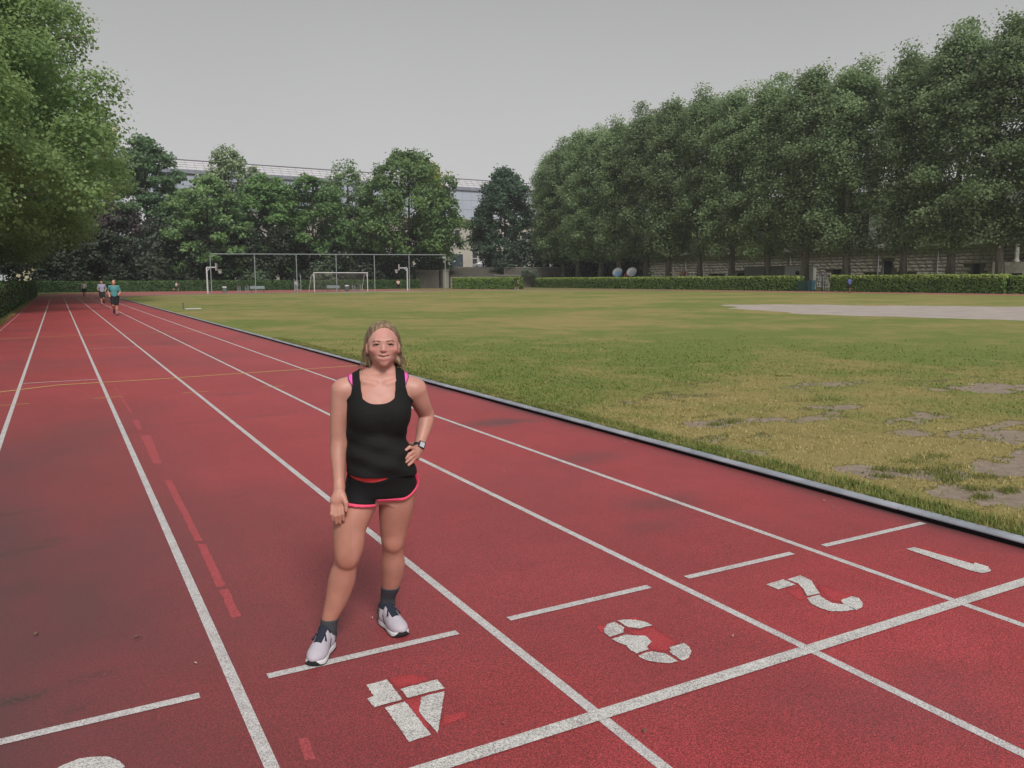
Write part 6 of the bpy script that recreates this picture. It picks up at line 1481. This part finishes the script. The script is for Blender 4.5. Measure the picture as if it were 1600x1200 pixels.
for k in range(46):
    sg = rnd.choice((-1, 1)); y0 = rnd.uniform(-.01, .07)
    if k < 44:
        x0 = HX + sg * rnd.uniform(.074, .088); zt_ = rnd.uniform(1.290, 1.36); mb.tube([(x0 - sg * .006, y0, rnd.uniform(1.42, 1.47)), (x0 + sg * rnd.uniform(.002, .016), y0, 1.40), (x0 + sg * rnd.uniform(.0, .022), y0 - .01, 1.355), (x0 + sg * rnd.uniform(-.004, .045), y0 - .02, zt_)], [.0012, .0013, .0011, .0006], 4)
    else:
        a = rnd.uniform(.3, 2.8); mb.tube([(HX + .078 * math.cos(a), .01, 1.474 + .078 * math.sin(a)), (HX + .088 * math.cos(a + .2), .0, 1.474 + .088 * math.sin(a + .2)), (HX + .086 * math.cos(a + .45), -.01, 1.474 + .083 * math.sin(a + .45))], [.0012, .0012, .0006], 4)
mb.build('loose_strand', HAIR, hair)
# eyes, brows, teeth
EYEW = M('eye white', (.55, .50, .48), rough=.3); IRIS = M('dark iris', (.030, .024, .020), rough=.2); LASH = M('dark lash', (.035, .022, .018), rough=.8); BROW = M('blond brow', (.20, .105, .065), rough=.9); TEETH = M('teeth', (.56, .44, .40), rough=.35)
def ellmesh(c, r, n=12):
    mb = MB(); prof = [(math.sin(math.pi * k / 8), -math.cos(math.pi * k / 8)) for k in range(1, 8)]
    mb.lathe([(a, b_) for a, b_ in prof], n=n); mb.v = [(c[0] + x * r[0], c[1] + y * r[1], c[2] + z * r[2]) for x, y, z in mb.v]; return mb
for sg in (-1, 1):
    ey = ellmesh((HX + sg * .0315, -.0770, 1.4530), (.0125, .0085, .0046)).build('eye', EYEW, woman, smooth=True)
    ellmesh((HX + sg * .0310, -.0820, 1.4530), (.0060, .0042, .0046)).build('iris', IRIS, ey, smooth=True)
    mb = MB(); mb.tube([(HX + sg * .0175, -.0835, 1.4535), (HX + sg * .025, -.0868, 1.4558), (HX + sg * .034, -.0868, 1.4558), (HX + sg * .0475, -.0800, 1.4520)], [.0014, .0026, .0028, .0014], 6); mb.build('eyelash', LASH, woman, smooth=True)
    mb = MB(); mb.tube([(HX + sg * .014, -.0885, 1.4690), (HX + sg * .026, -.0885, 1.4708), (HX + sg * .040, -.0840, 1.4705), (HX + sg * .051, -.0750, 1.4660)], [.0022, .0026, .0023, .0010], 6); mb.build('eyebrow', BROW, woman, smooth=True)
mb = MB(); mb.tube([(HX - .022, -.0770, 1.4000), (HX - .010, -.0835, 1.3960), (HX, -.0850, 1.3950), (HX + .010, -.0835, 1.3960), (HX + .021, -.0770, 1.4000)], [.0022, .0034, .0038, .0034, .0022], 8); mb.build('teeth', TEETH, woman, smooth=True)
# wristwatch
wt = MB(); fa = Vector((.295, -.012, .945)); ax = (Vector((.333, .056, 1.042)) - fa).normalized(); c0 = fa + ax * .012
u1 = ax.cross(Vector((0, -1, .2))).normalized(); u2 = ax.cross(u1).normalized()
vs = []; fs = []; N_ = 28
for k in range(N_):
    a = 2 * math.pi * k / N_; e = u1 * math.cos(a) + u2 * math.sin(a)
    for r_, h_ in ((.0235, -.011), (.0275, -.010), (.0275, .010), (.0235, .011)): vs.append(c0 + e * r_ + ax * h_)
for k in range(N_):
    for j in range(4): fs.append((k * 4 + j, ((k + 1) % N_) * 4 + j, ((k + 1) % N_) * 4 + (j + 1) % 4, k * 4 + (j + 1) % 4))
wt.add(vs, fs); watch = wt.build('wristwatch', M('black watch strap', (.012, .012, .014), rough=.5), woman, smooth=False)
nrm = (Vector((.30, -.90, .18)) - ax * Vector((.30, -.90, .18)).dot(ax)).normalized(); sx_ = ax.cross(nrm).normalized()
def obox(c, hx, hy, hz): 
    mb = MB(); mb.add([c + sx_ * a * hx + ax * b_ * hy + nrm * d * hz for a in (-1, 1) for b_ in (-1, 1) for d in (-1, 1)], [(0, 1, 3, 2), (4, 6, 7, 5), (0, 4, 5, 1), (2, 3, 7, 6), (0, 2, 6, 4), (1, 5, 7, 3)]); return mb
cs = obox(c0 + nrm * .030, .0165, .0175, .0055).build('watch_case', M('black watch case', (.012, .012, .014), rough=.35), watch, bevel=.002)
obox(c0 + nrm * .0357, .0115, .0125, .0006).build('watch_screen', M('grey watch screen', (.42, .44, .48), rough=.25), watch)

# ------------------------------------------------------------------ the other people, built the same way at their own poses
def figure(label, loc, face, H, shirt, shorts_, skin=(.50, .27, .19), hair=(.05, .035, .025), shoes=(.05, .05, .06), pose=None, vox=.016, bald=False, sleeves=.75, legs_long=False, cat='person', group=None, tights=None, hood=None, z=0.0, sock=None):
    """face: direction (plan) the person looks. pose: dict of angles in degrees"""
    p = dict(thR=12, knR=14, thL=-6, knL=10, shR=10, elR=20, shL=-8, elL=20, lean=2, abd=9, turn=0)
    if pose: p.update(pose)
    k = H / 1.75; s = math.sin; c = math.cos; rad = math.radians
    hipz = .93; J = {}
    le = rad(p['lean'])
    def fwd(a, l): return Vector((0, -s(a) * l, -c(a) * l))
    for sd, sg in (('R', -1), ('L', 1)):
        hip = Vector((sg * .09, 0, hipz)); a = rad(p['th' + sd]); kn = hip + fwd(a, .43); an = kn + fwd(a - rad(p['kn' + sd]), .42)
        J['hip' + sd], J['kn' + sd], J['an' + sd] = hip, kn + Vector((sg * -.01, 0, 0)), an + Vector((sg * -.02, 0, 0)); J['fa' + sd] = a - rad(p['kn' + sd])
        sh = Vector((sg * .185, -s(le) * .49, hipz + c(le) * .49)); a = rad(p['sh' + sd]); ab = rad(p['abd']); el = sh + Vector((sg * s(ab) * .28, -s(a) * .28, -c(a) * c(ab) * .28)); a2 = a + rad(p['el' + sd]); wr = el + Vector((-sg * .05 * (p['el' + sd] > 40), -s(a2) * .25, -c(a2) * .25))
        J['sh' + sd], J['el' + sd], J['wr' + sd] = sh, el, wr
    up = Vector((0, -s(le), c(le))); neck = Vector((0, -.02, hipz)) + up * .56; head = Vector((0, -.03, hipz)) + up * .70
    lowest = min(J['anR'].z - (.04 if abs(p['knR']) > 60 else 0), J['anL'].z); dz = .085 - min(J['anR'].z, J['anL'].z)
    f = Field((-.55, -.75, -.06), (.55, .75, 1.9), vox)
    def cn(F_, a, b_, ra, rb, kk=.03): F_.cone(a + Vector((0, 0, dz)), b_ + Vector((0, 0, dz)), ra, rb, kk)
    def el(F_, a, r_, kk=.03): F_.ell(a + Vector((0, 0, dz)), r_, kk)
    chest = Vector((0, 0, hipz)) + up * .36; belly = Vector((0, -.005, hipz)) + up * .14
    def trunk(F_, e):
        el(F_, chest, (.165 + e, .115 + e, .19 + e), .05); el(F_, belly, (.150 + e, .108 + e, .16 + e), .06); el(F_, Vector((0, .01, hipz)), (.165 + e, .12 + e, .12 + e), .05)
        for sd in 'RL': cn(F_, Vector((J['sh' + sd].x * .4, J['sh' + sd].y, J['sh' + sd].z + .01)), J['sh' + sd], .056 + e, .052 + e, .03)
    def arms(F_, e, upto=1.0, fore=True):
        for sd in 'RL':
            m = J['sh' + sd].lerp(J['el' + sd], upto); cn(F_, J['sh' + sd], m, .055 + e, .045 + e)
            if fore: cn(F_, J['el' + sd], J['wr' + sd], .043, .029, .02); hnd = J['wr' + sd] + (J['wr' + sd] - J['el' + sd]).normalized() * .07; cn(F_, J['wr' + sd], hnd, .032, .038, .02); cn(F_, hnd, hnd + (J['wr' + sd] - J['el' + sd]).normalized() * .06, .03, .018, .02)
    def legs(F_, e, upto=1.0, shin=True):
        for sd in 'RL':
            m = J['hip' + sd].lerp(J['kn' + sd], upto); cn(F_, J['hip' + sd], m, .092 + e, .092 - .034 * upto + e)
            if shin:
                cm_ = J['kn' + sd].lerp(J['an' + sd], .35); cn(F_, J['kn' + sd], cm_, .056, .058); cn(F_, cm_, J['an' + sd], .058, .036)
    def foot(F_, e):
        for sd in 'RL':
            a = J['fa' + sd]; t_ = Vector((0, -c(a), s(a))); t_ = Vector((0, -c(a), min(max(s(a), -.9), .9)));  dn = fwd(a, 1); an = J['an' + sd]
            cn(F_, an + dn * .045 - t_ * .04, an + dn * .055 + t_ * .16, .040 + e, .034 + e, .02)
    trunk(f, 0); arms(f, 0); legs(f, 0); foot(f, 0)
    cn(f, neck - up * .04, head - up * .05, .055, .055); el(f, head + Vector((0, -.006, .015)), (.076, .096, .112), .02); el(f, head + Vector((0, -.045, -.055)), (.056, .052, .058), .03); cn(f, head + Vector((0, -.09, .02)), head + Vector((0, -.112, -.025)), .012, .016, .012)
    for sg in (-1, 1): el(f, head + Vector((sg * .078, .01, -.005)), (.012, .02, .032), .01)
    me, V = f.mesh('person'); me.materials.clear(); attr(me, 'flush', np.ones((len(V), 3)))
    o = link('person', me, skin_mat('skin ' + label[:20], skin, .05)); tag(o, label, cat, group)
    o.scale = (k, k, k); o.location = (loc[0], loc[1], z); o.rotation_euler = (0, 0, math.atan2(face[0], -face[1]) + rad(p['turn']))
    cid = len(bpy.data.materials)
    def garment(name, build, col, cuts=None, parent=o):
        F_ = Field(f.lo, f.lo + (f.n - 1) * vox, vox); build(F_)
        if cuts is not None: X, Y, Z = F_.XYZ(); F_.F = np.maximum(F_.F, cuts(X, Y, Z - dz)).astype(np.float32)
        me, _ = F_.mesh(name)
        return link(name, me, cloth('%s %d' % (name, cid), col, var=.1, vscale=12, bump=.012, bscale=9), parent)
    garment('shirt', lambda F_: (trunk(F_, .014), arms(F_, .013, sleeves, False)), shirt, lambda X, Y, Z: np.maximum(hipz - .01 - Z, Z - (hipz + .575)) + 0 * X + 0 * Y)
    garment('shorts' if not legs_long else 'trousers', lambda F_: (el(F_, Vector((0, .01, hipz)), (.185, .14, .13), .05), legs(F_, .030, 1.0 if legs_long else .86, legs_long)), shorts_, lambda X, Y, Z: Z - hipz - .07 + 0 * X + 0 * Y)
    garment('shoes', lambda F_: foot(F_, .012), shoes)
    if tights is not None: garment('tights', lambda F_: legs(F_, .010), tights)
    if sock is not None:
        def sk_(F_):
            for sd in 'RL': cn(F_, J['an' + sd].lerp(J['kn' + sd], .25), J['an' + sd], .046, .046)
        garment('socks', sk_, sock)
    if hood is not None: garment('hood', lambda F_: el(F_, head + Vector((0, .02, .03)), (.12, .135, .15)), hood, lambda X, Y, Z: -np.maximum(np.sqrt((X) ** 2 + (Z - head.z) ** 2) - .07, Y - head.y + .02) + 0 * X)
    elif not bald: garment('hair', lambda F_: el(F_, head + Vector((0, .014, .035)), (.088, .108, .112)), hair, lambda X, Y, Z: np.minimum(head.z + .06 - Z, -(Y - head.y + .03)) + 0 * X)
    else: garment('stubble', lambda F_: el(F_, head + Vector((0, .012, .022)), (.079, .099, .109)), hair, lambda X, Y, Z: np.minimum(head.z + .075 - Z, -(Y - head.y - .02)) + 0 * X)
    return o
RUN1 = dict(thR=22, knR=78, thL=10, knL=22, shR=-28, elR=75, shL=-10, elL=78, lean=4, abd=17)
RUN2 = dict(thR=6, knR=20, thL=24, knL=86, shR=-6, elR=86, shL=-26, elL=84, lean=4, abd=17)
figure('bald man in a teal T-shirt jogging towards the camera, nearest of the three', (1.96, 43.7), (-.12, -1), 1.80, (.075, .245, .255), (.014, .014, .016), bald=True, hair=(.16, .12, .095), shoes=(.028, .028, .075), pose=RUN1, vox=.014)
figure('man in a lilac grey T-shirt and dark shorts jogging behind the teal runner', (2.27, 63.8), (-.10, -1), 1.79, (.30, .31, .42), (.022, .024, .026), hair=(.02, .015, .013), shoes=(.03, .022, .026), pose=RUN2, vox=.016)
figure('runner in a white T-shirt and black shorts, farthest of the three on the lanes', (2.03, 99.8), (-.05, -1), 1.70, (.76, .75, .80), (.014, .014, .018), hair=(.025, .02, .02), pose=RUN1, vox=.02, sock=(.02, .02, .03))
figure('runner in a white top and dark shorts running along the far hedge', (16.1, 138.6), (1, -.05), 1.66, (.72, .72, .74), (.03, .03, .04), hair=(.02, .016, .015), pose=dict(thR=42, knR=40, thL=-22, knL=62, shR=-35, elR=85, shL=30, elL=85, lean=9, abd=10), vox=.022)
figure('person in a grey top standing beside the third post of the frame', (31.3, 123.0), (-.3, -1), 1.78, (.32, .36, .42), (.13, .15, .20), hair=(.03, .02, .02), pose=dict(shR=12, elR=35), vox=.022)
figure('person in a pale pink top and black trousers below the right basketball hoop', (50.4, 129.9), (-.4, -1), 1.74, (.60, .42, .38), (.012, .012, .014), hair=(.10, .04, .025), legs_long=True, pose=dict(abd=24, elR=80, elL=80), vox=.022)
figure('runner in black with pale shoes in front of the short hedge', (68.0, 119.8), (.6, -.8), 1.72, (.07, .07, .085), (.016, .016, .02), hair=(.02, .018, .018), shoes=(.55, .54, .52), pose=dict(thR=24, knR=30, thL=-14, knL=40, shR=20, elR=85, shL=-20, elL=85), vox=.022)
figure('runner in a blue top seen from behind on the right-hand straight', (78.5, 61.1), (.35, .9), 1.80, (.075, .11, .27), (.022, .020, .024), skin=(.22, .11, .07), hair=(.012, .010, .010), shoes=(.14, .05, .03), pose=dict(thR=14, knR=18, thL=-18, knL=60, shR=18, elR=80, shL=-22, elL=80, lean=5, abd=14), vox=.02)
figure('person in a hooded beige coat stretching one arm out behind the hedge', (89.0, 104.2), (-.75, .65), 1.72, (.44, .38, .30), (.40, .35, .28), legs_long=True, hood=(.46, .40, .32), sleeves=1.0, pose=dict(lean=14, shR=62, elR=12, shL=70, elL=8, abd=12), vox=.024, z=1.42)
figure('person in an orange top next to the hooded beige figure', (89.3, 102.9), (-.8, -.3), 1.58, (.40, .16, .09), (.05, .045, .05), hair=(.012, .010, .010), legs_long=True, vox=.024, z=1.42)
figure('person in a dark red top with black hair, right of the orange one', (89.6, 102.1), (-.8, .2), 1.66, (.22, .035, .035), (.03, .03, .03), hair=(.010, .010, .010), legs_long=True, vox=.024, z=1.42)
mb = MB(); mb.prism([(87.9, 98), (92, 98), (92, 125), (87.9, 125)], -.5, 1.41)
tag(mb.build('raised_lawn', bpy.data.materials['verge grass']), kind='structure')

# ------------------------------------------------------------------ thin haze over the whole ground, added to lift the dark tree tones
mb = MB(); mb.box((0, 0, 17.5), (6020, 6020, 37.1)); hz = mb.build('haze', None); hz['kind'] = 'stuff'
hm = bpy.data.materials.new('thin haze'); hm.use_nodes = True; t = hm.node_tree; t.nodes.clear(); o = t.nodes.new('ShaderNodeOutputMaterial'); v = t.nodes.new('ShaderNodeVolumePrincipled')
v.inputs['Color'].default_value = (.90, .93, .95, 1); v.inputs['Density'].default_value = .00036; v.inputs['Anisotropy'].default_value = .2; t.links.new(v.outputs[0], o.inputs['Volume']); hz.data.materials.append(hm)
